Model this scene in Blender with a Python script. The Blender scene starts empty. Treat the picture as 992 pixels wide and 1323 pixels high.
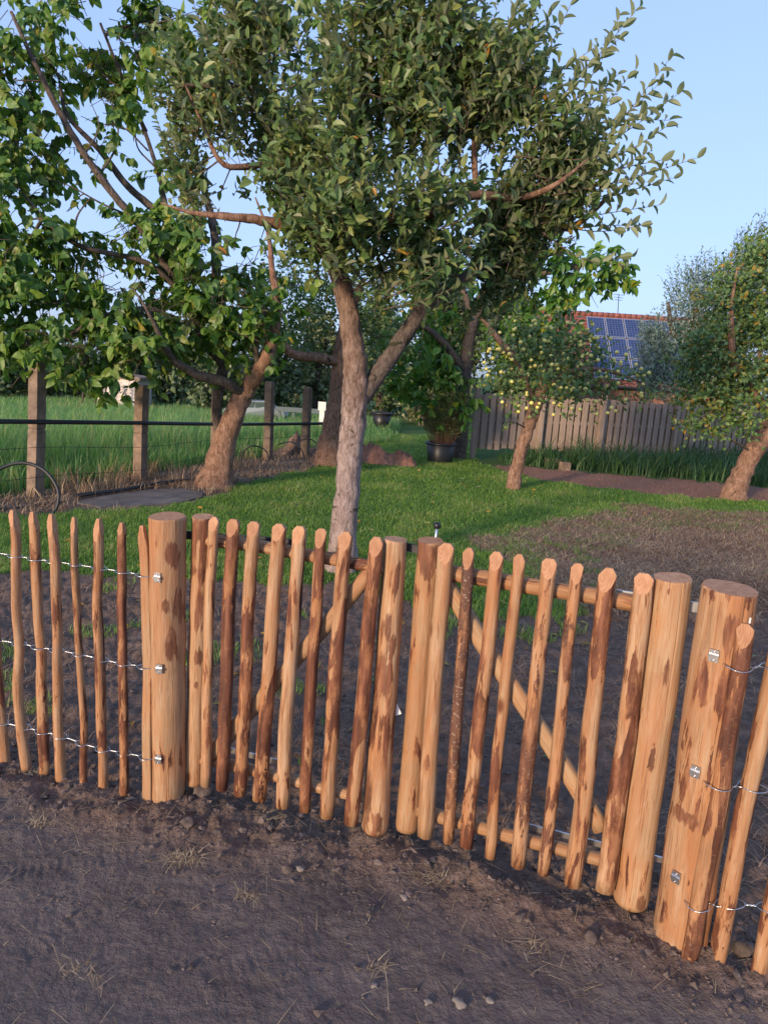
import bpy, bmesh, math, random
import numpy as np
from mathutils import Vector, Matrix, noise as mnoise

SC = bpy.context.scene
COL = SC.collection
random.seed(7)
RS = np.random.RandomState(11)

# ------------------------------------------------------------------ camera
F_PX, PITCH, ROLL, CAM_H = 900.0, math.radians(11.43), math.radians(3.6), 1.6
CAM = np.array([0.0, 0.0, CAM_H])
_f = np.array([0, math.cos(PITCH), -math.sin(PITCH)])
_r = np.array([1.0, 0, 0])
_u = np.array([0, math.sin(PITCH), math.cos(PITCH)])
CX = math.cos(ROLL) * _r + math.sin(ROLL) * _u
CY = -math.sin(ROLL) * _r + math.cos(ROLL) * _u
cam_d = bpy.data.cameras.new('camera')
cam = bpy.data.objects.new('camera', cam_d)
COL.objects.link(cam)
cam.matrix_world = Matrix(((CX[0], CY[0], -_f[0], 0), (CX[1], CY[1], -_f[1], 0), (CX[2], CY[2], -_f[2], CAM_H), (0, 0, 0, 1)))
cam_d.sensor_fit = 'VERTICAL'
cam_d.sensor_height = 36
cam_d.lens = F_PX / 1323 * 36
cam_d.clip_start = 0.05
cam_d.clip_end = 3000
SC.camera = cam

# ------------------------------------------------------------------ sky, sun, exposure
SUN_AZ, SUN_EL = math.radians(215), math.radians(11.0)     # azimuth clockwise from +Y: behind the camera and to the left
to_sun = Vector((math.sin(SUN_AZ) * math.cos(SUN_EL), math.cos(SUN_AZ) * math.cos(SUN_EL), math.sin(SUN_EL)))
W = bpy.data.worlds.new('World')
SC.world = W
W.use_nodes = True
wt = W.node_tree
sky = wt.nodes.new('ShaderNodeTexSky')
sky.sky_type = 'NISHITA'
sky.sun_disc = False
sky.sun_elevation = SUN_EL
sky.sun_rotation = SUN_AZ
sky.air_density = 1.0
sky.dust_density = 2.0
sky.ozone_density = 3.0
bg = wt.nodes['Background']
bg.inputs['Strength'].default_value = 0.126
# gamma and tint grade the whole sky flatter and cooler, for more fill light
gm = wt.nodes.new('ShaderNodeGamma')
gm.inputs['Gamma'].default_value = 0.36
tint = wt.nodes.new('ShaderNodeMix')
tint.data_type = 'RGBA'
tint.blend_type = 'MULTIPLY'
tint.inputs[0].default_value = 1.0
tint.inputs[7].default_value = (0.755, 0.885, 1.27, 1)
wt.links.new(sky.outputs[0], gm.inputs['Color'])
wt.links.new(gm.outputs[0], tint.inputs[6])
wt.links.new(tint.outputs[2], bg.inputs['Color'])
sun_d = bpy.data.lights.new('sun', 'SUN')
sun_d.energy = 1.05
sun_d.angle = math.radians(7.0)
sun_d.color = (1.0, 0.74, 0.50)
sun = bpy.data.objects.new('sun', sun_d)
COL.objects.link(sun)
sun.rotation_euler = to_sun.to_track_quat('Z', 'Y').to_euler()
sun.location = (-20, -30, 20)
vs = SC.view_settings
vs.view_transform = 'Standard'
vs.look = 'None'
vs.exposure = 2.3
vs.gamma = 1.0


# ------------------------------------------------------------------ pixel -> world helpers (used once, to find where things stand)
def ray(x, y):
    return F_PX * _f + (x - 496) * CX - (y - 661.5) * CY


def ground(x, y, z=0.0):
    d = ray(x, y)
    return CAM + d * (z - CAM_H) / d[2]


def at(x, y, D):
    d = ray(x, y)
    return CAM + d * D / d[1]


def on_plane(x, y, P0, P1, off=0.0):
    """point of the vertical plane through P0,P1 (shifted towards the camera side by off)"""
    t = np.array([P1[0] - P0[0], P1[1] - P0[1], 0.0])
    t /= np.linalg.norm(t)
    n = np.array([t[1], -t[0], 0.0])
    if n[1] > 0:
        n = -n
    p = np.array([P0[0], P0[1], 0]) + n * off
    d = ray(x, y)
    k = ((p - CAM) @ n) / (d @ n)
    return CAM + d * k


def in_poly(x, y, poly):
    x = np.asarray(x); y = np.asarray(y)
    c = np.zeros(x.shape, bool)
    n = len(poly)
    for i in range(n):
        x0, y0 = poly[i]; x1, y1 = poly[(i + 1) % n]
        if y0 == y1:
            continue
        k = ((y0 > y) != (y1 > y)) & (x < (x1 - x0) * (y - y0) / (y1 - y0) + x0)
        c ^= k
    return c


_perm = RS.permutation(512)
_gr = RS.rand(512) * 2 * np.pi


def pnoise(x, y):
    xi = np.floor(x).astype(int); yi = np.floor(y).astype(int)
    xf = x - xi; yf = y - yi
    u = xf * xf * xf * (xf * (xf * 6 - 15) + 10); v = yf * yf * yf * (yf * (yf * 6 - 15) + 10)

    def gr(a, b, dx, dy):
        h = _gr[(_perm[(a & 511)] + b * 37) & 511]
        return np.cos(h) * dx + np.sin(h) * dy
    a = gr(xi, yi, xf, yf); b = gr(xi + 1, yi, xf - 1, yf)
    c = gr(xi, yi + 1, xf, yf - 1); d = gr(xi + 1, yi + 1, xf - 1, yf - 1)
    return (a + (b - a) * u) * (1 - v) + (c + (d - c) * u) * v


def fbm(x, y, s, o=4, g=0.5):
    r = 0; a = 1
    for i in range(o):
        r = r + a * pnoise(x * s + 17.3 * i, y * s - 9.1 * i)
        s *= 2.03; a *= g
    return r


# ------------------------------------------------------------------ object helpers
def tag(o, label=None, cat=None, group=None, kind=None):
    if label: o['label'] = label
    if cat: o['category'] = cat
    if group: o['group'] = group
    if kind: o['kind'] = kind
    return o


def thing(name, loc, label, cat, group=None):
    o = bpy.data.objects.new(name, None)
    COL.objects.link(o)
    o.location = tuple(loc)
    o.empty_display_size = 0.1
    return tag(o, label, cat, group)


def wloc(o):
    p = Vector(o.location)
    q = o.parent
    while q is not None:
        p += Vector(q.location); q = q.parent
    return p


def link(name, me, parent=None, M=None, kind=None):
    o = bpy.data.objects.new(name, me)
    COL.objects.link(o)
    if M is None:
        M = Matrix()
    if parent is not None:
        o.parent = parent
        M = Matrix.Translation(-wparent(parent)) @ M
    o.matrix_basis = M
    if kind: o['kind'] = kind
    return o


WM = {}


def wparent(o):
    """world position of a parent whose own rotation is identity"""
    return wloc(o)


class Acc:
    """collects triangles (and a per-vertex tone) into one mesh"""

    def __init__(s):
        s.V = []; s.T = []; s.K = []; s.n = 0

    def add(s, V, T, tone=0.5):
        V = np.asarray(V, float).reshape(-1, 3); T = np.asarray(T, int).reshape(-1, 3)
        s.V.append(V); s.T.append(T + s.n); s.n += len(V)
        s.K.append(np.broadcast_to(np.asarray(tone, float), (len(V),)))

    def box(s, A, B, w, h, up=(0, 0, 1), tone=0.5):
        A = np.asarray(A, float); B = np.asarray(B, float)
        t = B - A; t = t / np.linalg.norm(t)
        sd = np.cross(t, up); sd = sd / np.linalg.norm(sd); u = np.cross(sd, t)
        V = [p + sd * i * w / 2 + u * j * h / 2 for p in (A, B) for i, j in ((-1, -1), (1, -1), (1, 1), (-1, 1))]
        q = [(0, 3, 2, 1), (4, 5, 6, 7), (0, 1, 5, 4), (1, 2, 6, 5), (2, 3, 7, 6), (3, 0, 4, 7)]
        s.add(V, [t_ for a, b, c, d in q for t_ in ((a, b, c), (a, c, d))], tone)

    def tube(s, P, R, n=8, cap=True, tone=0.5, rough=0.0, rs=None):
        P = np.asarray(P, float); m = len(P)
        R = np.broadcast_to(np.asarray(R, float), (m,))
        T = np.gradient(P, axis=0); T /= np.linalg.norm(T, axis=1)[:, None] + 1e-9
        u = np.cross(T[0], (0.31, 0.17, 0.93))
        if np.linalg.norm(u) < 0.1: u = np.cross(T[0], (1, 0, 0))
        ang = np.arange(n) * 2 * np.pi / n
        V = np.zeros((m, n, 3))
        for i in range(m):
            u = u - T[i] * (u @ T[i]); u /= np.linalg.norm(u); v = np.cross(T[i], u)
            rr = R[i] * (1 + (rough * (rs or RS).randn(n) if rough else 0))
            V[i] = P[i] + (np.cos(ang) * rr)[:, None] * u + (np.sin(ang) * rr)[:, None] * v
        i = np.arange(m - 1)[:, None] * n; j = np.arange(n)[None]; k = (j + 1) % n
        a = i + j; b = i + k; c = i + n + k; d = i + n + j
        F_ = np.concatenate([np.stack([a, b, c], -1).reshape(-1, 3), np.stack([a, c, d], -1).reshape(-1, 3)])
        V = V.reshape(-1, 3)
        if cap:
            V = np.concatenate([V, P[:1], P[-1:]])
            q = m * n
            j = np.arange(n); k = (j + 1) % n; e = (m - 1) * n
            F_ = np.concatenate([F_, np.stack([k, j, np.full(n, q)], -1), np.stack([e + j, e + k, np.full(n, q + 1)], -1)])
        s.add(V, F_, tone)

    def mesh(s, name, mat, smooth=True):
        V = np.concatenate(s.V); T = np.concatenate(s.T); K = np.concatenate(s.K)
        return np_mesh(name, V, T, mat, K, smooth)

    def build(s, name, mat, parent=None, kind=None, smooth=True):
        V = np.concatenate(s.V); T = np.concatenate(s.T); K = np.concatenate(s.K)
        if parent is not None:
            o_ = np.array(wparent(parent)); M = Matrix.Translation(Vector(o_))
            return link(name, np_mesh(name, V - o_, T, mat, K, smooth), parent, M, kind)
        return link(name, np_mesh(name, V, T, mat, K, smooth), None, None, kind)

    def build_thing(s, name, mat, label, cat, group=None, smooth=True, kind=None):
        """a thing that is one mesh, with its origin at its foot"""
        V = np.concatenate(s.V)
        c = V.mean(0); c[2] = V[:, 2].min()
        me = np_mesh(name, V - c, np.concatenate(s.T), mat, np.concatenate(s.K), smooth)
        o = link(name, me, None, Matrix.Translation(Vector(c)), kind)
        return tag(o, label, cat, group)


def np_mesh(name, V, T, mat, tone=None, smooth=True, attrs=None):
    me = bpy.data.meshes.new(name)
    V = np.ascontiguousarray(V, dtype=np.float32); T = np.ascontiguousarray(T, dtype=np.int32)
    me.vertices.add(len(V)); me.vertices.foreach_set('co', V.ravel())
    k = T.shape[1]
    me.loops.add(T.size); me.loops.foreach_set('vertex_index', T.ravel())
    me.polygons.add(len(T)); me.polygons.foreach_set('loop_start', np.arange(0, T.size, k, dtype=np.int32))
    me.polygons.foreach_set('use_smooth', np.full(len(T), smooth, dtype=bool))
    me.update(calc_edges=True)
    if tone is not None:
        me.attributes.new('tone', 'FLOAT', 'POINT').data.foreach_set('value', np.ascontiguousarray(tone, dtype=np.float32))
    for nme, arr in (attrs or {}).items():
        me.attributes.new(nme, 'FLOAT', 'POINT').data.foreach_set('value', np.ascontiguousarray(arr, dtype=np.float32))
    for m in (mat if isinstance(mat, (list, tuple)) else [mat]):
        me.materials.append(m)
    return me


def spline(P, k=4):
    P = np.asarray(P, float)
    Q = np.concatenate([2 * P[:1] - P[1:2], P, 2 * P[-1:] - P[-2:-1]])
    out = []
    for i in range(1, len(Q) - 2):
        for t in np.arange(k) / k:
            a, b, c, d = Q[i - 1:i + 3]
            out.append(0.5 * (2 * b + (c - a) * t + (2 * a - 5 * b + 4 * c - d) * t * t + (3 * b - a - 3 * c + d) * t ** 3))
    out.append(P[-1])
    return np.array(out)


# ------------------------------------------------------------------ material helpers
def node(nt, typ, props=None, **inp):
    n = nt.nodes.new(typ)
    for k, v in (props or {}).items():
        setattr(n, k, v)
    for k, v in inp.items():
        key = int(k[1:]) if k[0] == 'i' and k[1:].isdigit() else k.replace('_', ' ')
        s = n.inputs[key]
        if isinstance(v, bpy.types.NodeSocket):
            nt.links.new(v, s)
        else:
            if isinstance(v, tuple) and len(v) == 3 and s.type == 'RGBA': v = v + (1,)
            s.default_value = v
    return n


def new_mat(name):
    m = bpy.data.materials.new(name)
    m.use_nodes = True
    nt = m.node_tree
    return m, nt, nt.nodes['Principled BSDF']


def mix(nt, f, a, b, blend='MIX'):
    return node(nt, 'ShaderNodeMix', {'data_type': 'RGBA', 'blend_type': blend}, i0=f, i6=a, i7=b).outputs[2]


def mth(nt, op, a, b=0.0, clamp=False):
    return node(nt, 'ShaderNodeMath', {'operation': op, 'use_clamp': clamp}, i0=a, i1=b).outputs[0]


def ramp(nt, fac, stops):
    n = node(nt, 'ShaderNodeValToRGB', Fac=fac)
    e = n.color_ramp.elements
    while len(e) < len(stops): e.new(0.5)
    for x, (p, c) in zip(e, stops):
        x.position = p; x.color = tuple(c) + (1,) if len(c) == 3 else c
    return n.outputs[0]


def noise(nt, co, scale, detail=4.0, rough=0.55, dist=0.0):
    return node(nt, 'ShaderNodeTexNoise', Vector=co, Scale=scale, Detail=detail, Roughness=rough, Distortion=dist).outputs[0]


def vmul(nt, v, m):
    return node(nt, 'ShaderNodeVectorMath', {'operation': 'MULTIPLY'}, i0=v, i1=m).outputs[0]


def vadd(nt, v, m):
    return node(nt, 'ShaderNodeVectorMath', {'operation': 'ADD'}, i0=v, i1=m).outputs[0]


def bump(nt, h, strength=0.3, dist=0.01):
    return node(nt, 'ShaderNodeBump', Height=h, Strength=strength, Distance=dist).outputs[0]


def plain(name, col, rough=0.6, metal=0.0, var=0.15, scale=20.0, bmp=0.1):
    m, nt, p = new_mat(name)
    co = node(nt, 'ShaderNodeTexCoord').outputs['Object']
    n = noise(nt, co, scale)
    a = tuple(c * (1 - var * 2) for c in col); b = tuple(min(1, c * (1 + var * 2)) for c in col)
    nt.links.new(ramp(nt, n, [(0.3, a), (0.7, b)]), p.inputs['Base Color'])
    p.inputs['Roughness'].default_value = rough; p.inputs['Metallic'].default_value = metal
    if bmp: nt.links.new(bump(nt, noise(nt, co, scale * 3), bmp, 0.005), p.inputs['Normal'])
    return m


def wood_mat():
    m, nt, p = new_mat('peeled_chestnut')
    oi = node(nt, 'ShaderNodeObjectInfo')
    co = node(nt, 'ShaderNodeTexCoord').outputs['Object']
    off = node(nt, 'ShaderNodeVectorMath', {'operation': 'SCALE'}, i0=(31.0, 17.0, 47.0)); nt.links.new(oi.outputs['Random'], off.inputs['Scale'])
    co = vadd(nt, co, off.outputs[0])
    col = node(nt, 'ShaderNodeSeparateColor'); nt.links.new(oi.outputs['Color'], col.inputs[0])
    bark_amt, dark, pale = col.outputs[0], col.outputs[1], col.outputs[2]
    s1 = vmul(nt, co, (1, 1, 0.11))
    big = noise(nt, s1, 21, 6, 0.66, 0.9)
    z1 = noise(nt, vmul(nt, co, (0.4, 0.4, 1)), 4.5, 2)
    grain = noise(nt, vmul(nt, co, (1, 1, 0.035)), 170, 4, 0.6, 0.3)
    streak = noise(nt, vmul(nt, co, (1, 1, 0.1)), 38, 4, 0.62, 1.2)
    base = ramp(nt, streak, [(0.30, (0.20, 0.092, 0.046)), (0.42, (0.34, 0.19, 0.10)), (0.53, (0.46, 0.295, 0.17)), (0.72, (0.56, 0.40, 0.255))])
    base = mix(nt, mth(nt, 'MULTIPLY', pale, 0.75), base, (0.45, 0.315, 0.185))
    base = mix(nt, 1.0, base, mix(nt, oi.outputs['Random'], (0.70, 0.64, 0.58), (0.96, 0.98, 1.0)), 'MULTIPLY')
    wash = noise(nt, vmul(nt, co, (1, 1, 0.13)), 11, 6, 0.62, 0.8)
    base = mix(nt, mth(nt, 'MULTIPLY', mth(nt, 'MULTIPLY', mth(nt, 'SUBTRACT', wash, 0.47, True), 5.5, True), 0.72), base, (0.33, 0.135, 0.055))
    film = noise(nt, vmul(nt, co, (1, 1, 0.3)), 23, 5, 0.7)
    base = mix(nt, mth(nt, 'MULTIPLY', mth(nt, 'MULTIPLY', mth(nt, 'SUBTRACT', film, 0.57, True), 7.0, True), 0.5), base, (0.50, 0.36, 0.25))
    base = mix(nt, mth(nt, 'MULTIPLY', mth(nt, 'SUBTRACT', grain, 0.44, True), 3.0, True), base, (0.38, 0.18, 0.075))
    fibre = noise(nt, vmul(nt, co, (1, 1, 0.018)), 300, 3, 0.6)
    base = mix(nt, mth(nt, 'MULTIPLY', mth(nt, 'MULTIPLY', mth(nt, 'SUBTRACT', fibre, 0.585, True), 16.0, True), 0.7), base, (0.17, 0.07, 0.03))
    # wavy figure where the growth rings are cut through
    fig = node(nt, 'ShaderNodeTexWave', {'wave_type': 'RINGS', 'rings_direction': 'SPHERICAL'}, Vector=vmul(nt, co, (1, 1, 0.22)), Scale=9.0, Distortion=5.0, Detail=2.0, Detail_Scale=1.6).outputs['Fac']
    figm = mth(nt, 'MULTIPLY', mth(nt, 'MULTIPLY', mth(nt, 'SUBTRACT', z1, 0.52, True), 5.0, True), mth(nt, 'MULTIPLY', fig, 0.34))
    base = mix(nt, figm, base, (0.44, 0.20, 0.075))
    # inner-bark patches with sharp torn edges
    thr = node(nt, 'ShaderNodeMapRange', Value=bark_amt, To_Min=0.67, To_Max=0.27).outputs[0]
    fine = mth(nt, 'MULTIPLY', mth(nt, 'SUBTRACT', noise(nt, vmul(nt, co, (1, 1, 0.3)), 75, 3), 0.5), 0.16)
    n2 = mth(nt, 'ADD', big, mth(nt, 'ADD', fine, mth(nt, 'MULTIPLY', mth(nt, 'SUBTRACT', z1, 0.5), 0.55)))
    d = mth(nt, 'SUBTRACT', n2, thr)
    mask = mth(nt, 'MULTIPLY', d, 34.0, True)
    pat = node(nt, 'ShaderNodeAttribute', {'attribute_name': 'patch'}).outputs['Fac']
    d2 = mth(nt, 'SUBTRACT', mth(nt, 'ADD', pat, mth(nt, 'ADD', mth(nt, 'MULTIPLY', fine, 1.6), mth(nt, 'MULTIPLY', mth(nt, 'SUBTRACT', big, 0.5), 3.0))), 0.45)
    mask = mth(nt, 'MAXIMUM', mask, mth(nt, 'MULTIPLY', mth(nt, 'MULTIPLY', d2, 9.0, True), 0.88))
    mask = mth(nt, 'MULTIPLY', mask, mth(nt, 'SUBTRACT', 1.0, mth(nt, 'MULTIPLY', mth(nt, 'MULTIPLY', mth(nt, 'SUBTRACT', film, 0.5, True), 8.0, True), 0.55)))
    rim = mth(nt, 'MULTIPLY', mth(nt, 'ADD', d, 0.10), 6.0, True)
    barkc = ramp(nt, noise(nt, s1, 50, 4), [(0.3, (0.055, 0.022, 0.014)), (0.5, (0.135, 0.05, 0.027)), (0.72, (0.26, 0.11, 0.06))])
    fleck = mth(nt, 'MULTIPLY', mth(nt, 'SUBTRACT', noise(nt, vmul(nt, co, (1, 1, 1.6)), 95, 2), 0.60), 18.0, True)
    darkc = ramp(nt, noise(nt, s1, 40, 4), [(0.3, (0.045, 0.024, 0.018)), (0.7, (0.15, 0.075, 0.05))])
    darkc = mix(nt, mth(nt, 'MULTIPLY', fleck, 0.7), darkc, (0.40, 0.33, 0.25))
    barkc = mix(nt, dark, barkc, darkc)
    base = mix(nt, mth(nt, 'MULTIPLY', rim, 0.55), base, (0.40, 0.16, 0.055))
    base = mix(nt, mask, base, barkc)
    # knots
    vo = node(nt, 'ShaderNodeTexVoronoi', Vector=vmul(nt, co, (1, 1, 0.42)), Scale=11.0)
    kr = node(nt, 'ShaderNodeSeparateColor'); nt.links.new(vo.outputs['Color'], kr.inputs[0])
    sel = mth(nt, 'GREATER_THAN', kr.outputs[0], 0.72)
    kn = mth(nt, 'MULTIPLY', mth(nt, 'MULTIPLY', mth(nt, 'SUBTRACT', 0.17, vo.outputs['Distance'], True), 12.0, True), sel)
    base = mix(nt, kn, base, (0.15, 0.055, 0.022))
    kc = mth(nt, 'MULTIPLY', mth(nt, 'MULTIPLY', mth(nt, 'SUBTRACT', 0.07, vo.outputs['Distance'], True), 25.0, True), sel)
    base = mix(nt, kc, base, (0.04, 0.018, 0.01))
    nt.links.new(base, p.inputs['Base Color'])
    p.inputs['Roughness'].default_value = 0.62
    p.inputs['Specular IOR Level'].default_value = 0.3
    h = mth(nt, 'ADD', mth(nt, 'MULTIPLY', grain, 0.5), mth(nt, 'ADD', mth(nt, 'MULTIPLY', mask, 0.55), mth(nt, 'ADD', mth(nt, 'MULTIPLY', streak, 0.7), mth(nt, 'MULTIPLY', kn, -0.8))))
    nt.links.new(bump(nt, h, 0.55, 0.006), p.inputs['Normal'])
    return m


def cut_mat():
    m, nt, p = new_mat('cut_wood')
    oi = node(nt, 'ShaderNodeObjectInfo')
    co = node(nt, 'ShaderNodeTexCoord').outputs['Object']
    w = node(nt, 'ShaderNodeTexWave', {'wave_type': 'RINGS', 'rings_direction': 'Z'}, Vector=vadd(nt, co, (0.012, 0.006, 0.0)), Scale=55.0, Distortion=3.0, Detail=3.0, Detail_Scale=2.0).outputs['Fac']
    n = noise(nt, vmul(nt, co, (1, 1, 0.15)), 60, 4)
    c = ramp(nt, n, [(0.3, (0.34, 0.16, 0.075)), (0.5, (0.46, 0.245, 0.125)), (0.72, (0.54, 0.32, 0.18))])
    c = mix(nt, mth(nt, 'MULTIPLY', w, 0.35), c, (0.30, 0.125, 0.05))
    c = mix(nt, 1.0, c, mix(nt, oi.outputs['Random'], (0.78, 0.72, 0.66), (1.05, 1.05, 1.05)), 'MULTIPLY')
    nt.links.new(c, p.inputs['Base Color'])
    p.inputs['Roughness'].default_value = 0.7
    nt.links.new(bump(nt, mth(nt, 'ADD', w, n), 0.2, 0.003), p.inputs['Normal'])
    return m


def bark_mat(name, c0, c1, c2, patch=(0.05, 0.05, 0.03), pamt=0.57, scale=9.0, bstr=0.6, upper=None):
    m, nt, p = new_mat(name)
    co = node(nt, 'ShaderNodeTexCoord').outputs['Object']
    a = noise(nt, vmul(nt, co, (1, 1, 0.45)), scale * 2.5, 6, 0.65, 0.4)
    b = noise(nt, co, scale, 4, 0.6, 0.5)
    f = noise(nt, vmul(nt, co, (1, 1, 0.25)), scale * 7, 4, 0.7)
    c = ramp(nt, a, [(0.3, c0), (0.5, c1), (0.7, c2)])
    c = mix(nt, mth(nt, 'MULTIPLY', mth(nt, 'SUBTRACT', b, pamt, True), 14.0, True), c, patch)
    c = mix(nt, mth(nt, 'MULTIPLY', mth(nt, 'SUBTRACT', f, 0.55, True), 4.0, True), c, tuple(x * 0.45 for x in c0))
    fis = noise(nt, vmul(nt, co, (1, 1, 0.3)), scale * 4, 6, 0.7, 1.2)
    if upper is not None:      # limewash that has worn away above the fork
        z = node(nt, 'ShaderNodeSeparateXYZ', Vector=co).outputs[2]
        k = mth(nt, 'ADD', mth(nt, 'MULTIPLY', mth(nt, 'SUBTRACT', z, upper[0]), 1.5), mth(nt, 'MULTIPLY', mth(nt, 'SUBTRACT', fis, 0.5), 4.5))
        uc = ramp(nt, a, [(0.3, upper[1]), (0.5, upper[2]), (0.7, upper[3])])
        c = mix(nt, mth(nt, 'MULTIPLY', mth(nt, 'ADD', k, 0.4), 1.1, True), c, uc)
    c = mix(nt, mth(nt, 'MULTIPLY', mth(nt, 'MULTIPLY', mth(nt, 'SUBTRACT', fis, 0.53, True), 9.0, True), 0.6), c, tuple(x * 0.4 for x in c0))
    nt.links.new(c, p.inputs['Base Color'])
    p.inputs['Roughness'].default_value = 0.95
    p.inputs['Specular IOR Level'].default_value = 0.1
    nt.links.new(bump(nt, mth(nt, 'ADD', mth(nt, 'MULTIPLY', fis, -1.2), mth(nt, 'ADD', a, mth(nt, 'MULTIPLY', f, 0.7))), bstr, 0.03), p.inputs['Normal'])
    return m


def leaf_mat(name, stops, back=None, trans=0.28, rough=0.45, spec=0.55):
    m, nt, p = new_mat(name)
    t = node(nt, 'ShaderNodeAttribute', {'attribute_name': 'tone'}).outputs['Fac']
    c = ramp(nt, t, stops)
    if back is not None:
        g = node(nt, 'ShaderNodeNewGeometry').outputs['Backfacing']
        c = mix(nt, mth(nt, 'MULTIPLY', g, back[1]), c, back[0])
    nt.links.new(c, p.inputs['Base Color'])
    p.inputs['Roughness'].default_value = rough
    p.inputs['Specular IOR Level'].default_value = spec
    if trans:
        tr = node(nt, 'ShaderNodeBsdfTranslucent', Color=mix(nt, 1.0, c, (1.25, 1.3, 0.55), 'MULTIPLY'))
        ms = node(nt, 'ShaderNodeMixShader', i0=trans)
        nt.links.new(p.outputs[0], ms.inputs[1]); nt.links.new(tr.outputs[0], ms.inputs[2])
        nt.links.new(ms.outputs[0], nt.nodes['Material Output'].inputs['Surface'])
    return m


MAT_WOOD = wood_mat()
MAT_CUT = cut_mat()
MAT_BARK_PINK = bark_mat('pale_apple_bark', (0.21, 0.16, 0.142), (0.36, 0.28, 0.25), (0.47, 0.375, 0.34), (0.10, 0.085, 0.06), 0.585, 11.0, 0.7, (1.25, (0.12, 0.075, 0.052), (0.235, 0.155, 0.112), (0.35, 0.25, 0.185)))
MAT_BARK_BROWN = bark_mat('brown_bark', (0.155, 0.085, 0.058), (0.30, 0.178, 0.122), (0.43, 0.285, 0.205), (0.07, 0.06, 0.035), 0.62, 9.0, 0.8)
MAT_BARK_GREY = bark_mat('grey_bark', (0.075, 0.06, 0.05), (0.14, 0.11, 0.09), (0.22, 0.175, 0.145), (0.05, 0.05, 0.03), 0.6, 14.0)
MAT_TWIG = bark_mat('twig_bark', (0.07, 0.05, 0.04), (0.12, 0.09, 0.07), (0.18, 0.14, 0.115), (0.06, 0.055, 0.04), 0.6, 14.0, 0.2)
MAT_LEAF_APPLE = leaf_mat('apple_leaf', [(0.0, (0.045, 0.10, 0.032)), (0.45, (0.105, 0.19, 0.055)), (0.8, (0.19, 0.265, 0.08)), (0.93, (0.27, 0.29, 0.09)), (0.955, (0.36, 0.24, 0.03)), (1.0, (0.45, 0.18, 0.025))], ((0.28, 0.31, 0.20), 0.8), 0.34)
MAT_LEAF_BIG = leaf_mat('broad_leaf', [(0.0, (0.045, 0.12, 0.028)), (0.45, (0.115, 0.235, 0.04)), (0.8, (0.21, 0.32, 0.05)), (0.93, (0.16, 0.20, 0.035)), (0.97, (0.34, 0.31, 0.04)), (1.0, (0.34, 0.26, 0.06))], ((0.10, 0.17, 0.06), 0.4), 0.42)
MAT_LEAF_BRIGHT = leaf_mat('bright_leaf', [(0.0, (0.045, 0.13, 0.03)), (0.5, (0.11, 0.25, 0.042)), (0.85, (0.18, 0.32, 0.05)), (0.95, (0.25, 0.27, 0.03)), (1.0, (0.38, 0.33, 0.03))], None, 0.42)
MAT_LEAF_DARK = leaf_mat('dark_leaf', [(0.0, (0.032, 0.058, 0.022)), (0.5, (0.08, 0.125, 0.045)), (1.0, (0.16, 0.20, 0.075))], None, 0.25)
MAT_LEAF_OLIVE = leaf_mat('olive_leaf', [(0.0, (0.055, 0.08, 0.03)), (0.5, (0.13, 0.16, 0.06)), (1.0, (0.24, 0.245, 0.11))], None, 0.2)
MAT_LEAF_WILLOW = leaf_mat('willow_leaf', [(0.0, (0.085, 0.145, 0.115)), (0.5, (0.17, 0.245, 0.195)), (1.0, (0.25, 0.32, 0.255))], None, 0.2)
MAT_LEAF_SMALL = leaf_mat('small_apple_leaf', [(0.0, (0.045, 0.11, 0.032)), (0.5, (0.11, 0.20, 0.055)), (0.86, (0.18, 0.27, 0.065)), (0.95, (0.24, 0.21, 0.03)), (1.0, (0.36, 0.20, 0.025))], None, 0.22)
MAT_GRASS = leaf_mat('lawn_grass', [(0.0, (0.10, 0.20, 0.04)), (0.5, (0.185, 0.33, 0.06)), (0.85, (0.26, 0.40, 0.08)), (1.0, (0.46, 0.42, 0.19))], None, 0.45, 0.45)
MAT_TALL = leaf_mat('tall_grass', [(0.0, (0.10, 0.23, 0.085)), (0.5, (0.205, 0.39, 0.145)), (0.85, (0.31, 0.46, 0.20)), (1.0, (0.46, 0.38, 0.19))], None, 0.5, 0.45)
MAT_WEED = leaf_mat('weed_blades', [(0.0, (0.03, 0.085, 0.03)), (0.5, (0.07, 0.155, 0.055)), (0.9, (0.12, 0.20, 0.075)), (1.0, (0.30, 0.27, 0.14))], None, 0.35, 0.6)
MAT_DRY = leaf_mat('dry_grass', [(0.0, (0.18, 0.105, 0.07)), (0.5, (0.40, 0.265, 0.175)), (1.0, (0.60, 0.46, 0.30))], None, 0.15, 0.8, 0.1)
MAT_STRAW = leaf_mat('straw', [(0.0, (0.20, 0.14, 0.085)), (0.5, (0.40, 0.30, 0.18)), (1.0, (0.60, 0.49, 0.32))], None, 0.1, 0.8, 0.1)
MAT_BAMBOO = leaf_mat('bamboo_leaf', [(0.0, (0.07, 0.10, 0.035)), (0.5, (0.15, 0.18, 0.06)), (1.0, (0.32, 0.28, 0.11))], None, 0.25)
MAT_STEM = plain('reddish_stems', (0.20, 0.10, 0.055), 0.7)
MAT_BLACK = plain('black_plastic', (0.014, 0.015, 0.017), 0.42, 0, 0.1)
MAT_PIPE = plain('black_pipe', (0.018, 0.02, 0.022), 0.5, 0, 0.1)
MAT_STEEL = plain('galvanised_steel', (0.62, 0.63, 0.64), 0.32, 0.95, 0.06)
MAT_DARKSTEEL = plain('dark_coated_steel', (0.05, 0.05, 0.055), 0.4, 0.6, 0.1)
MAT_CONC = plain('weathered_concrete', (0.20, 0.145, 0.105), 0.95, 0, 0.22, 9, 0.5)
MAT_PLANK = None
MAT_STONE = plain('stone', (0.19, 0.165, 0.145), 0.9, 0, 0.2, 14, 0.6)
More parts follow.
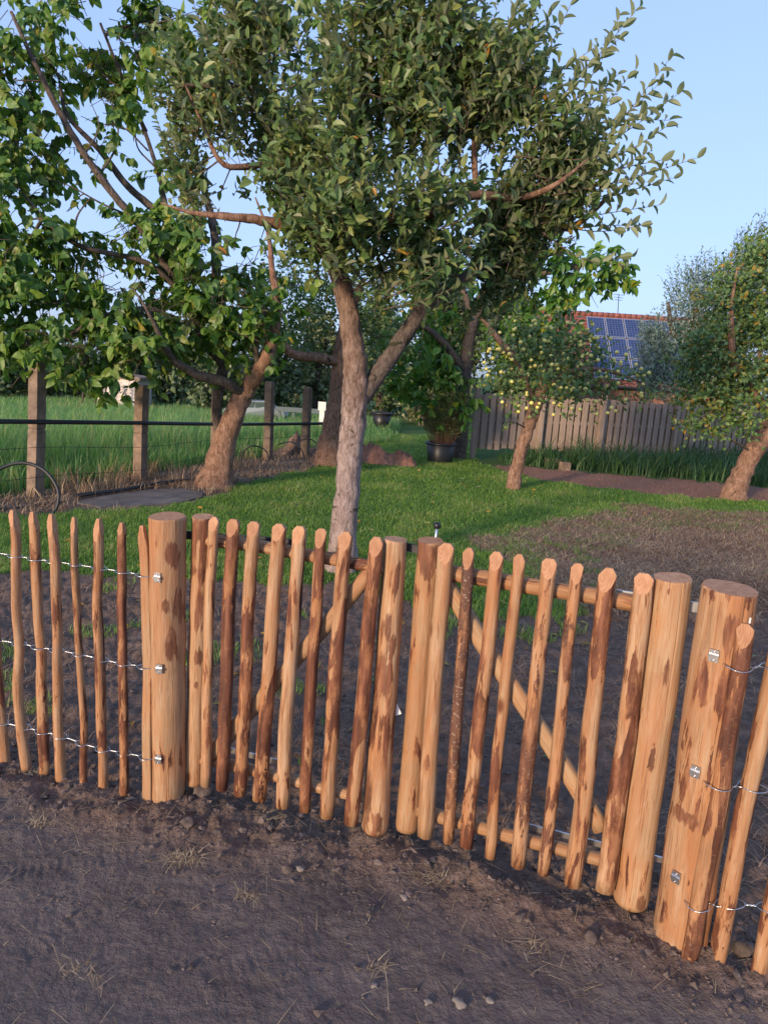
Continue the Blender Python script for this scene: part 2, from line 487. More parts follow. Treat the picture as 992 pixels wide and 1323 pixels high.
MAT_WHITE = plain('white_paint', (0.78, 0.76, 0.72), 0.6, 0, 0.05)
MAT_WALL = plain('whitewashed_wall', (0.62, 0.56, 0.52), 0.9, 0, 0.1, 3)
MAT_BRICK = plain('house_brick', (0.26, 0.13, 0.09), 0.9, 0, 0.2, 5)
MAT_TILE = plain('red_roof_tile', (0.22, 0.075, 0.055), 0.8, 0, 0.2, 4, 0.3)
MAT_APPLE = plain('yellow_apple', (0.80, 0.70, 0.20), 0.4, 0, 0.12, 9, 0)
MAT_MOUND = plain('reddish_soil', (0.30, 0.14, 0.085), 1.0, 0, 0.25, 6, 0.6)
MAT_HEAP = plain('dry_heap', (0.20, 0.125, 0.085), 1.0, 0, 0.3, 12, 0.6)
MAT_MAT = plain('weathered_mat', (0.125, 0.105, 0.09), 0.9, 0, 0.2, 5, 0.4)
MAT_CARPAINT = plain('pale_car_paint', (0.16, 0.20, 0.21), 0.3, 0.1, 0.04)
MAT_GLASS = plain('dark_window_glass', (0.06, 0.09, 0.085), 0.08, 0, 0.05, 4, 0)
MAT_RAILBLUE = plain('pale_blue_paint', (0.085, 0.12, 0.13), 0.5, 0, 0.06)
MAT_PANELFRAME = plain('aluminium_frame', (0.42, 0.45, 0.50), 0.35, 0.6, 0.04)


def plank_mat():
    m, nt, p = new_mat('weathered_plank')
    oi = node(nt, 'ShaderNodeObjectInfo').outputs['Random']
    co = node(nt, 'ShaderNodeTexCoord').outputs['Object']
    off = node(nt, 'ShaderNodeVectorMath', {'operation': 'SCALE'}, i0=(31.0, 17.0, 47.0)); nt.links.new(oi, off.inputs['Scale'])
    co = vadd(nt, co, off.outputs[0])
    g = noise(nt, vmul(nt, co, (1, 1, 0.05)), 60, 5, 0.65)
    b = noise(nt, co, 3, 3)
    c = ramp(nt, g, [(0.25, (0.20, 0.155, 0.125)), (0.5, (0.36, 0.275, 0.215)), (0.75, (0.48, 0.385, 0.31))])
    c = mix(nt, mth(nt, 'MULTIPLY', mth(nt, 'SUBTRACT', b, 0.45, True), 2.0, True), c, (0.28, 0.22, 0.175))
    c = mix(nt, mth(nt, 'MULTIPLY', oi, 0.45), c, (0.24, 0.185, 0.145))
    nt.links.new(c, p.inputs['Base Color']); p.inputs['Roughness'].default_value = 0.95
    p.inputs['Specular IOR Level'].default_value = 0.1
    nt.links.new(bump(nt, g, 0.4, 0.006), p.inputs['Normal'])
    return m


def solar_mat():
    m, nt, p = new_mat('solar_cells')
    co = node(nt, 'ShaderNodeTexCoord').outputs['Object']
    br = node(nt, 'ShaderNodeTexBrick', {'offset': 0.0}, Vector=co, Color1=(0.015, 0.03, 0.10), Color2=(0.02, 0.04, 0.125), Mortar=(0.16, 0.20, 0.30), Scale=1.0, Mortar_Size=0.006, Brick_Width=0.155, Row_Height=0.155)
    nt.links.new(br.outputs['Color'], p.inputs['Base Color'])
    p.inputs['Roughness'].default_value = 0.25
    return m


MAT_PLANK = plank_mat()
MAT_SOLAR = solar_mat()

# ------------------------------------------------------------------ ground
gp = lambda L: [tuple(ground(x, y)[:2]) for x, y in L]
LAWN = gp([(-420, 722), (0, 737), (120, 742), (220, 747), (345, 752), (432, 759), (526, 779), (590, 802), (690, 797), (712, 768), (668, 728), (612, 708), (598, 694),
           (650, 692), (700, 682), (745, 668), (810, 656), (900, 659), (1010, 664), (1300, 690), (1300, 668), (1010, 650), (940, 647), (850, 640), (760, 629), (700, 621), (660, 611), (628, 603),
           (612, 598), (612, 562), (455, 562), (450, 592), (400, 606), (350, 617), (300, 629), (268, 648), (180, 657), (90, 662), (0, 668), (-420, 690)])
RED = gp([(628, 603), (700, 620), (760, 628), (850, 639), (950, 647), (1010, 650), (1350, 668), (1350, 650), (1010, 632), (900, 622), (800, 614), (720, 607), (660, 602)])
DEAD = gp([(598, 694), (650, 692), (700, 682), (745, 668), (810, 656), (900, 659), (1010, 664), (1400, 690), (1400, 780), (1010, 800), (900, 800), (760, 800), (712, 768), (668, 728), (612, 708)])
BORDER = gp([(-420, 692), (0, 667), (90, 661), (180, 656), (268, 647), (300, 628), (350, 616), (400, 606), (450, 592), (450, 578), (396, 584), (340, 590), (181, 612), (0, 645), (-420, 665)])
PL0 = ground(45, 640); PL1 = ground(346, 593)                 # line of concrete posts


def post_line(y):
    return PL0[0] + (y - PL0[1]) * (PL1[0] - PL0[0]) / (PL1[1] - PL0[1])


FENCE = [(-6.0, 4.62), (-1.32, 2.44), (-0.72, 2.29), (0.05, 2.2), (0.94, 1.84), (3.0, 0.7), (6, -1)]


def fence_y(x):
    return np.interp(x, [a for a, b in FENCE], [b for a, b in FENCE])


PRINTS = [(*ground(px, py)[:2], th, 0.27, 0.10) for px, py, th in [(170, 1100, 0.5), (60, 1120, 0.3), (90, 1200, 0.9), (240, 1180, 2.5), (440, 1170, 1.2), (330, 1245, 0.5), (640, 1240, 0.5), (760, 1290, 2.8), (540, 1270, 1.9)]]


def ground_z(x, y):
    x = np.asarray(x, float); y = np.asarray(y, float)
    z = 0.018 * fbm(x, y, 0.9, 3)
    d = y - fence_y(x)
    near = np.clip(1.2 - np.abs(y - 2.6) / 2.6, 0, 1)
    rough = np.where(d > -0.12, 1.0, 0.5)
    bed = np.clip((d + 0.30) / 0.22, 0, 1) * np.clip((5.4 - y) / 0.8, 0, 1)
    z = z + near * rough * 0.012 * fbm(x, y, 7, 4, 0.6) + bed * (0.022 * fbm(x + 5, y, 9, 4, 0.65))
    z = z + 0.03 * np.exp(-((d + 0.10) / 0.13) ** 2) * (0.5 + fbm(x, y, 4, 3)) * near
    z = z + near * (1 - bed) * 0.006 * np.abs(fbm(x + 3, y - 7, 11, 3, 0.6))
    for (cx_, cy_, th, ln, wd) in PRINTS:      # boot prints with cleated soles
        c, s = math.cos(th), math.sin(th)
        u = (x - cx_) * c + (y - cy_) * s; v = -(x - cx_) * s + (y - cy_) * c
        m_ = np.clip(1.6 - ((u / (ln / 2)) ** 2 + (v / (wd / 2 * (1 - 0.25 * np.cos(u / ln * 6)))) ** 2) * 1.4, 0, 1)
        z = z + m_ * (-0.0022 + 0.0011 * np.clip(np.sin(u * 2 * np.pi / 0.026 + np.abs(v) * 30) * 1.5, -1, 1)) * np.clip(0.75 + 1.1 * fbm(x, y, 9, 2), 0, 1)
    return z


def build_ground():
    ys = [0.9]
    while ys[-1] < 2.7: ys.append(ys[-1] * 1.0052)
    while ys[-1] < 6.5: ys.append(ys[-1] * 1.010)
    while ys[-1] < 15: ys.append(ys[-1] * 1.011)
    while ys[-1] < 24: ys.append(ys[-1] * 1.03)
    while ys[-1] < 1500: ys.append(ys[-1] * 1.15)
    back = [-400, -100, -30, -10, -4, -1.5, 0, 0.4, 0.65]
    ys = np.array(back + ys)
    u = np.concatenate([[-60, -20, -7, -3.8], np.linspace(-2.5, -1.07, 90), np.linspace(-1.05, 1.05, 640), np.linspace(1.07, 2.5, 90), [3.8, 7, 20, 60]])
    wd = 0.55 + 0.68 * np.clip(ys, 0.8, None)
    X = u[None, :] * wd[:, None]; Y = np.repeat(ys[:, None], len(u), 1)
    Z = ground_z(X, Y)
    wx = X + 0.22 * fbm(X, Y, 2.2, 5, 0.65); wy = Y + 0.34 * fbm(X + 31, Y, 2.2, 5, 0.65)
    lawn = in_poly(wx, wy, LAWN).astype(float); red = in_poly(wx, wy, RED).astype(float)
    dead = in_poly(wx, wy, DEAD).astype(float); border = in_poly(wx, wy, BORDER).astype(float)
    field = ((Y > 6) & (lawn + red + dead + border < 0.5)).astype(float)
    d = Y - fence_y(X)
    packed = np.clip((-d - 0.12 + 0.12 * fbm(X, Y, 3, 3)) / 0.2, 0, 1)
    n, m = X.shape
    i = np.arange(n - 1)[:, None] * m + np.arange(m - 1)[None]
    T = np.stack([i, i + 1, i + m + 1, i + m], -1).reshape(-1, 4)
    V = np.stack([X, Y, Z], -1).reshape(-1, 3)
    mt, nt, p = new_mat('ground')
    at_ = lambda k: node(nt, 'ShaderNodeAttribute', {'attribute_name': k}).outputs['Fac']
    co = node(nt, 'ShaderNodeNewGeometry').outputs['Position']
    a = noise(nt, co, 3.0, 6, 0.6); b = noise(nt, co, 45, 5, 0.7); c_ = noise(nt, co, 14, 5, 0.65)
    soil = ramp(nt, mth(nt, 'ADD', mth(nt, 'MULTIPLY', c_, 0.6), mth(nt, 'MULTIPLY', b, 0.4)), [(0.3, (0.085, 0.06, 0.048)), (0.5, (0.165, 0.115, 0.09)), (0.7, (0.27, 0.195, 0.155))])
    pack = ramp(nt, mth(nt, 'ADD', mth(nt, 'MULTIPLY', a, 0.6), mth(nt, 'MULTIPLY', b, 0.4)), [(0.32, (0.090, 0.073, 0.066)), (0.5, (0.138, 0.113, 0.103)), (0.68, (0.192, 0.160, 0.145))])
    col = mix(nt, at_('packed'), soil, pack)
    deadc = ramp(nt, mth(nt, 'ADD', mth(nt, 'MULTIPLY', b, 0.5), mth(nt, 'MULTIPLY', c_, 0.5)), [(0.3, (0.22, 0.13, 0.095)), (0.5, (0.42, 0.27, 0.20)), (0.7, (0.58, 0.40, 0.30))])
    col = mix(nt, at_('dead'), col, deadc)
    redc = ramp(nt, b, [(0.3, (0.22, 0.11, 0.075)), (0.7, (0.38, 0.21, 0.15))])
    col = mix(nt, at_('red'), col, redc)
    bord = ramp(nt, c_, [(0.3, (0.10, 0.075, 0.06)), (0.7, (0.21, 0.165, 0.135))])
    col = mix(nt, at_('border'), col, bord)
    grass = ramp(nt, c_, [(0.3, (0.06, 0.11, 0.025)), (0.7, (0.10, 0.17, 0.035))])
    col = mix(nt, at_('lawn'), col, grass)
    fld = ramp(nt, c_, [(0.3, (0.055, 0.10, 0.035)), (0.7, (0.09, 0.15, 0.05))])
    col = mix(nt, at_('field'), col, fld)
    nt.links.new(col, p.inputs['Base Color'])
    p.inputs['Roughness'].default_value = 1.0; p.inputs['Specular IOR Level'].default_value = 0.05
    # boot and tyre treads pressed into the packed soil
    wv = node(nt, 'ShaderNodeTexWave', {'bands_direction': 'DIAGONAL'}, Vector=vmul(nt, co, (1, 1.6, 0)), Scale=15.0, Distortion=7.0, Detail=2.5, Detail_Scale=1.2).outputs['Fac']
    tread = mth(nt, 'MULTIPLY', wv, mth(nt, 'MULTIPLY', mth(nt, 'MULTIPLY', mth(nt, 'SUBTRACT', noise(nt, co, 3.1, 2), 0.60, True), 9.0, True), at_('packed')))
    rel = mth(nt, 'ADD', mth(nt, 'MULTIPLY', b, 0.8), mth(nt, 'ADD', c_, mth(nt, 'MULTIPLY', tread, 0.08)))
    nt.links.new(bump(nt, rel, 0.9, 0.02), p.inputs['Normal'])
    me = np_mesh('ground', V, T, mt, None, True, {'lawn': lawn.ravel(), 'red': red.ravel(), 'dead': dead.ravel(), 'border': border.ravel(), 'field': field.ravel(), 'packed': packed.ravel()})
    tag(link('ground', me), kind='structure')


build_ground()


# ------------------------------------------------------------------ blades, clods, litter
def blades(acc, X, Y, h, w, lean, tone, segs=2, zoff=0.0, az=None, zs=1.0):
    """upright (or leaning) grass blades as tapering strips"""
    n = len(X)
    az = RS.rand(n) * 2 * np.pi if az is None else az
    Z = ground_z(X, Y) + zoff
    side = np.stack([-np.sin(az), np.cos(az), np.zeros(n)], -1)
    fw = np.stack([np.cos(az), np.sin(az), np.zeros(n)], -1)
    base = np.stack([X, Y, Z], -1)
    vs_, T = [], []
    for s in range(segs):
        t = s / segs
        c = base + fw * (h * lean * t * t)[:, None] + np.array([0, 0, zs]) * (h * t * (1 - 0.25 * np.minimum(lean, 2) * t))[:, None]
        ww = (w * (1 - 0.5 * t) / 2)[:, None]
        vs_ += [c - side * ww, c + side * ww]
    vs_.append(base + fw * (h * lean)[:, None] + np.array([0, 0, zs]) * (h * np.clip(1 - 0.25 * lean, 0.06, 1))[:, None])
    k = 2 * segs + 1
    V = np.stack(vs_, 1)
    t0 = []
    for s in range(segs - 1):
        a = 2 * s
        t0 += [(a, a + 1, a + 3), (a, a + 3, a + 2)]
    t0.append((k - 3, k - 2, k - 1))
    T = (np.arange(n)[:, None, None] * k + np.array(t0)[None]).reshape(-1, 3)
    acc.add(V.reshape(-1, 3), T, np.repeat(tone, k))


def sample(poly, n, keep=None, power=0.0):
    xs = [p[0] for p in poly]; ys = [p[1] for p in poly]
    X = []; Y = []; tot = 0
    while tot < n:
        x = RS.uniform(max(min(xs), -14), min(max(xs), 14), n * 2); y = RS.uniform(min(ys), min(max(ys), 24), n * 2)
        k = in_poly(x + 0.22 * fbm(x, y, 2.2, 5, 0.65), y + 0.34 * fbm(x + 31, y, 2.2, 5, 0.65), poly) & (np.abs(x) < 0.95 + 0.62 * y)
        if power: k &= RS.rand(len(x)) < (min(ys) / np.clip(y, 1, None)) ** power
        if keep is not None: k &= keep(x, y)
        X.append(x[k]); Y.append(y[k]); tot += k.sum()
        if len(X) > 60: break
    return np.concatenate(X)[:n], np.concatenate(Y)[:n]


def tones(n, lo=0.0, hi=0.9, p=0.03):
    t = RS.uniform(lo, hi, n)
    k = RS.rand(n) < p
    t[k] = RS.uniform(0.93, 1.0, k.sum())
    return t


# lawn
a = Acc()
X, Y = sample(LAWN, 170000, None, 1.3)
pt = fbm(X, Y, 1.3, 3)
n = len(X)
blades(a, X, Y, RS.uniform(0.022, 0.058, n) * (1 + 0.5 * pt), RS.uniform(0.004, 0.007, n) * np.clip(Y / 6.5, 1, 2.2), RS.uniform(0.2, 1.6, n), np.clip(tones(n, 0.1, 0.85, 0.05) + 0.55 * pt, 0, 1))
# loose tufts where the lawn thins out into the bed
X, Y = sample(gp([(560, 700), (760, 700), (790, 820), (560, 830)]), 5000, lambda x, y: fbm(x, y, 2.8, 3) > 0.12)
n = len(X)
blades(a, X, Y, RS.uniform(0.03, 0.08, n), RS.uniform(0.004, 0.006, n), RS.uniform(0.1, 1.0, n), tones(n, 0.1, 0.85, 0.08))
X, Y = sample(gp([(-60, 745), (420, 765), (420, 1000), (-60, 900)]), 1800, lambda x, y: fbm(x, y, 1.9, 3) > 0.30)
n = len(X)
blades(a, X, Y, RS.uniform(0.02, 0.06, n), RS.uniform(0.004, 0.006, n), RS.uniform(0.1, 1.0, n), tones(n, 0.1, 0.85, 0.08))
EDGE = gp([(585, 690), (650, 686), (745, 662), (820, 650), (1010, 660), (1200, 676), (1200, 700), (1000, 690), (830, 690), (720, 735), (640, 720)])
X, Y = sample(EDGE, 16000, lambda x, y: fbm(x, y, 2.6, 4) > -0.05)
n = len(X)
blades(a, X, Y, RS.uniform(0.02, 0.05, n), RS.uniform(0.004, 0.008, n), RS.uniform(0.3, 1.6, n), tones(n, 0.2, 0.9, 0.15))
a.build('lawn_grass', MAT_GRASS, kind='stuff')

# tall grass of the field beyond the concrete posts
a = Acc()
FIELD = [(-13, 6.2), (post_line(6.2) - 0.3, 6.2), (post_line(12.5) - 0.25, 12.5), (-1.2, 13.6), (0.0, 16), (0.3, 22), (-16, 22)]
X, Y = sample(FIELD, 52000, None, 0.9)
n = len(X)
hh = RS.uniform(0.3, 0.85, n) * (1 + 0.35 * fbm(X, Y, 0.8, 3)) * np.interp(Y, [8, 12, 16, 22], [1, 0.75, 0.5, 0.38])
nearp = np.clip((post_line(Y) - X) / 1.3, 0.5, 1)
blades(a, X, Y, hh * nearp, RS.uniform(0.007, 0.014, n) * np.clip(Y / 9, 1, 1.8), RS.uniform(0.1, 0.8, n), np.clip(tones(n, 0.05, 0.88, 0.10) + 0.2 * fbm(X, Y, 0.9, 2), 0, 1), 3)
a.build('tall_field_grass', MAT_TALL, kind='stuff')

# weeds at the foot of the plank fence
a = Acc()
WEED = gp([(655, 601), (720, 606), (800, 613), (900, 621), (1010, 631), (1350, 650), (1350, 618), (1010, 601), (900, 598), (800, 596), (700, 592), (640, 592)])
X, Y = sample(WEED, 13000)
n = len(X)
blades(a, X, Y, RS.uniform(0.10, 0.60, n) * np.clip(0.85 + 1.1 * fbm(X, Y, 1.6, 3), 0.25, 1.6) * np.clip((X - 1.6) / 1.6, 0.4, 1), RS.uniform(0.012, 0.026, n), RS.uniform(0.2, 1.1, n), tones(n, 0.0, 0.6, 0.015), 3)
a.build('fence_foot_weeds', MAT_WEED, kind='stuff')

# dry grass along the post line and the grassy border
a = Acc()
MATP = gp([(98, 651), (130, 658), (180, 657), (232, 653), (266, 644), (264, 637), (235, 632), (195, 633), (150, 639), (108, 646)])
X, Y = sample(BORDER, 7000, lambda x, y: (fbm(x, y, 1.6, 3) > -0.15) & ~in_poly(x, y, MATP))
n = len(X)
blades(a, X, Y, RS.uniform(0.03, 0.14, n), RS.uniform(0.004, 0.008, n), RS.uniform(0.4, 2.6, n), RS.rand(n), 2)
for k in range(24):
    y0 = RS.uniform(6.6, 12.6); x0 = post_line(y0) + RS.normal(-0.05, 0.22)
    if abs(x0) > 0.95 + 0.62 * y0: continue
    m = RS.randint(14, 50)
    blades(a, x0 + RS.randn(m) * 0.09, y0 + RS.randn(m) * 0.09, RS.uniform(0.08, 0.36, m), RS.uniform(0.005, 0.009, m), RS.uniform(0.1, 0.9, m), RS.rand(m), 3)
a.build('dry_border_grass', MAT_DRY, kind='stuff')

# dead grass litter on the bed behind the gate and on the brown patch
a = Acc()
X, Y = sample(DEAD, 60000, None, 1.0)
n = len(X)
blades(a, X, Y, RS.uniform(0.02, 0.08, n), RS.uniform(0.004, 0.008, n), RS.uniform(1.0, 3.4, n), np.clip(RS.uniform(-0.1, 1.0, n) + 0.3 * fbm(X, Y, 1.2, 3), 0, 1), 2, 0.002)
BED = gp([(-80, 745), (220, 750), (526, 782), (700, 800), (1000, 800), (1250, 800), (1250, 1240), (900, 1180), (500, 1040), (240, 1000), (-80, 985)])
X, Y = sample(BED, 9000, lambda x, y: (fbm(x, y, 2.1, 3) > 0.02) & (y > fence_y(x) + 0.1))
n = len(X)
blades(a, X, Y, RS.uniform(0.015, 0.06, n), RS.uniform(0.0018, 0.0036, n), RS.uniform(1.4, 3.6, n), RS.uniform(0, 0.75, n), 2, 0.002)
X, Y = sample(RED, 3000)
n = len(X)
blades(a, X, Y, RS.uniform(0.02, 0.06, n), RS.uniform(0.004, 0.008, n), RS.uniform(1.2, 3.4, n), RS.uniform(0, 0.5, n), 2)
a.build('dead_grass_litter', MAT_DRY, kind='stuff')

ICO = bmesh.new(); bmesh.ops.create_icosphere(ICO, subdivisions=2, radius=1.0)
ICO_V = np.array([v.co[:] for v in ICO.verts]); ICO_T = np.array([[v.index for v in f.verts] for f in ICO.faces]); ICO.free()
ICO = bmesh.new(); bmesh.ops.create_icosphere(ICO, subdivisions=1, radius=1.0)
ICO1_V = np.array([v.co[:] for v in ICO.verts]); ICO1_T = np.array([[v.index for v in f.verts] for f in ICO.faces]); ICO.free()


def lump(r, sq=0.7, rough=0.35, V=ICO_V):
    o = RS.rand(3) * 50
    k = np.array([1 + rough * 1.4 * mnoise.noise(Vector(v * 1.3 + o)) + rough * 0.5 * mnoise.noise(Vector(v * 3.1 + o)) for v in V])
    return V * k[:, None] * r * np.array([1, RS.uniform(0.75, 1.1), sq])


CLODS = [lump(1.0, RS.uniform(0.5, 0.9), 0.9, ICO1_V) for _ in range(24)]
MAT_CLOD = plain('soil_clod', (0.115, 0.088, 0.075), 1.0, 0, 0.3, 30, 0.8)
a = Acc()
for k in range(12000):
    x = RS.uniform(-2.6, 2.6)
    q = RS.rand()
    if q < 0.55: y = fence_y(x) + RS.normal(-0.05, 0.12)
    elif q < 0.92: y = fence_y(x) + abs(RS.normal(0, 1.3))
    else: y = fence_y(x) - abs(RS.normal(0, 0.5))
    if abs(x) > 0.5 + 0.62 * y or y < 1.2: continue
    r = min(0.014, 0.0026 * (1 + RS.pareto(2.4)))
    th = RS.rand() * 6.28; c, s = math.cos(th), math.sin(th)
    V = CLODS[RS.randint(24)] @ np.array([[c, s, 0], [-s, c, 0], [0, 0, 1]]) * r
    a.add(V + np.array([x, y, float(ground_z(x, y)) + r * 0.1]), ICO1_T)
a.build('soil_clods', MAT_CLOD, kind='stuff', smooth=False)

a = Acc()
for k in range(5000):     # crumbs on the trodden soil
    x = RS.uniform(-1.8, 1.9); y = RS.uniform(1.3, 2.5)
    if y > fence_y(x) - 0.1 or abs(x) > 0.3 + 0.62 * y or fbm(np.array([x]), np.array([y]), 2.3, 3)[0] < RS.uniform(-0.3, 0.3): continue
    r = min(0.008, 0.0012 * (1 + RS.pareto(2.2)))
    a.add(CLODS[RS.randint(24)] * r + np.array([x, y, float(ground_z(np.array([x]), np.array([y]))[0])]), ICO1_T)
a.build('soil_crumbs', MAT_CLOD, kind='stuff', smooth=False)

# fine straw scattered over the packed soil in front
a = Acc()
X = RS.uniform(-1.6, 1.8, 800); Y = fence_y(X) - np.abs(RS.normal(0.05, 0.42, 800))
k = (Y > 1.25) & (np.abs(X) < 0.3 + 0.62 * Y); X = X[k]; Y = Y[k]; n = len(X)
blades(a, X, Y, RS.uniform(0.012, 0.045, n), RS.uniform(0.0012, 0.0026, n), RS.uniform(1.5, 3.2, n), RS.uniform(0, 0.8, n), 3, 0.003, None, 0.2)
a.build('scattered_straw', MAT_STRAW, kind='stuff')

for (px, py, m, r, lb) in [(240, 1112, 110, 0.05, 'frizzy tuft of dry straw lying in front of the left gate post'), (105, 1252, 34, 0.05, 'thin straw wisp low on the packed soil at the left'),
                           (50, 1066, 45, 0.045, 'dry straw tuft under the sharp pickets at the left'), (45, 1000, 60, 0.06, 'straw heap against the foot of the leftmost pickets'),
                           (320, 1160, 42, 0.035, 'upright straw tuft on the soil below the left gate'), (556, 1138, 90, 0.06, 'wide straw tangle in front of the right gate'),
                           (488, 1252, 26, 0.03, 'small pale straw tuft low in the middle of the soil'), (690, 1225, 30, 0.04, 'sparse straw wisp on the soil in front of the dark barked picket'),
                           (345, 1062, 40, 0.05, 'flattened straw tuft close to the gap under the left gate'), (985, 1255, 22, 0.03, 'straw wisp beside the last picket at the right')]:
    p = ground(px, py)
    a = Acc()
    blades(a, p[0] + np.clip(RS.randn(m), -1.5, 1.5) * r * 0.65, p[1] + np.clip(RS.randn(m), -1.5, 1.5) * r * 0.35, RS.uniform(0.008, 0.026, m), RS.uniform(0.0016, 0.003, m), RS.uniform(1.5, 3.2, m), RS.rand(m), 4, 0.004, RS.normal(RS.rand() * 3.1, 0.7, m) + np.pi * (RS.rand(m) < 0.5), 0.5)
    a.build_thing('straw_tuft', MAT_STRAW, lb, 'straw', 'straw tufts on the soil')

for (px, py, r, lb) in [(594, 1298, 0.018, 'largest grey-brown stone at the bottom of the picture'), (633, 1292, 0.012, 'small smooth pale stone right of the largest stone'),
                        (552, 1298, 0.011, 'small flat grey stone left of the largest stone'), (388, 1124, 0.016, 'pale angular stone on the soil below the left gate'),
                        (484, 1276, 0.009, 'little grey pebble in the middle of the packed soil'), (522, 1162, 0.012, 'small grey pebble in front of the straw tangle')]:
    p = ground(px, py)
    a = Acc(); a.add(lump(r, 0.55, 0.7) + np.array([p[0], p[1], float(ground_z(p[0], p[1])) + r * 0.12]), ICO_T)
    a.build_thing('stone', MAT_STONE, lb, 'stone', 'stones on the soil')
for (px, py, r, lb) in [(263, 1026, 0.036, 'large brown soil clod under the left stile of the left gate'), (243, 1072, 0.022, 'upright soil clod in front of the left gate post'),
                        (372, 1128, 0.017, 'dark soil clod beside the pale angular stone'), (960, 1232, 0.028, 'soil clod between the last two pickets at the right'),
                        (762, 1220, 0.02, 'soil clod on the packed ground below the right gate')]:
    p = ground(px, py)
    a = Acc(); a.add(lump(r, 0.75, 0.5) + np.array([p[0], p[1], float(ground_z(p[0], p[1])) + r * 0.4]), ICO_T)
    a.build_thing('soil_clod', MAT_CLOD, lb, 'soil clod', 'large soil clods by the fence')


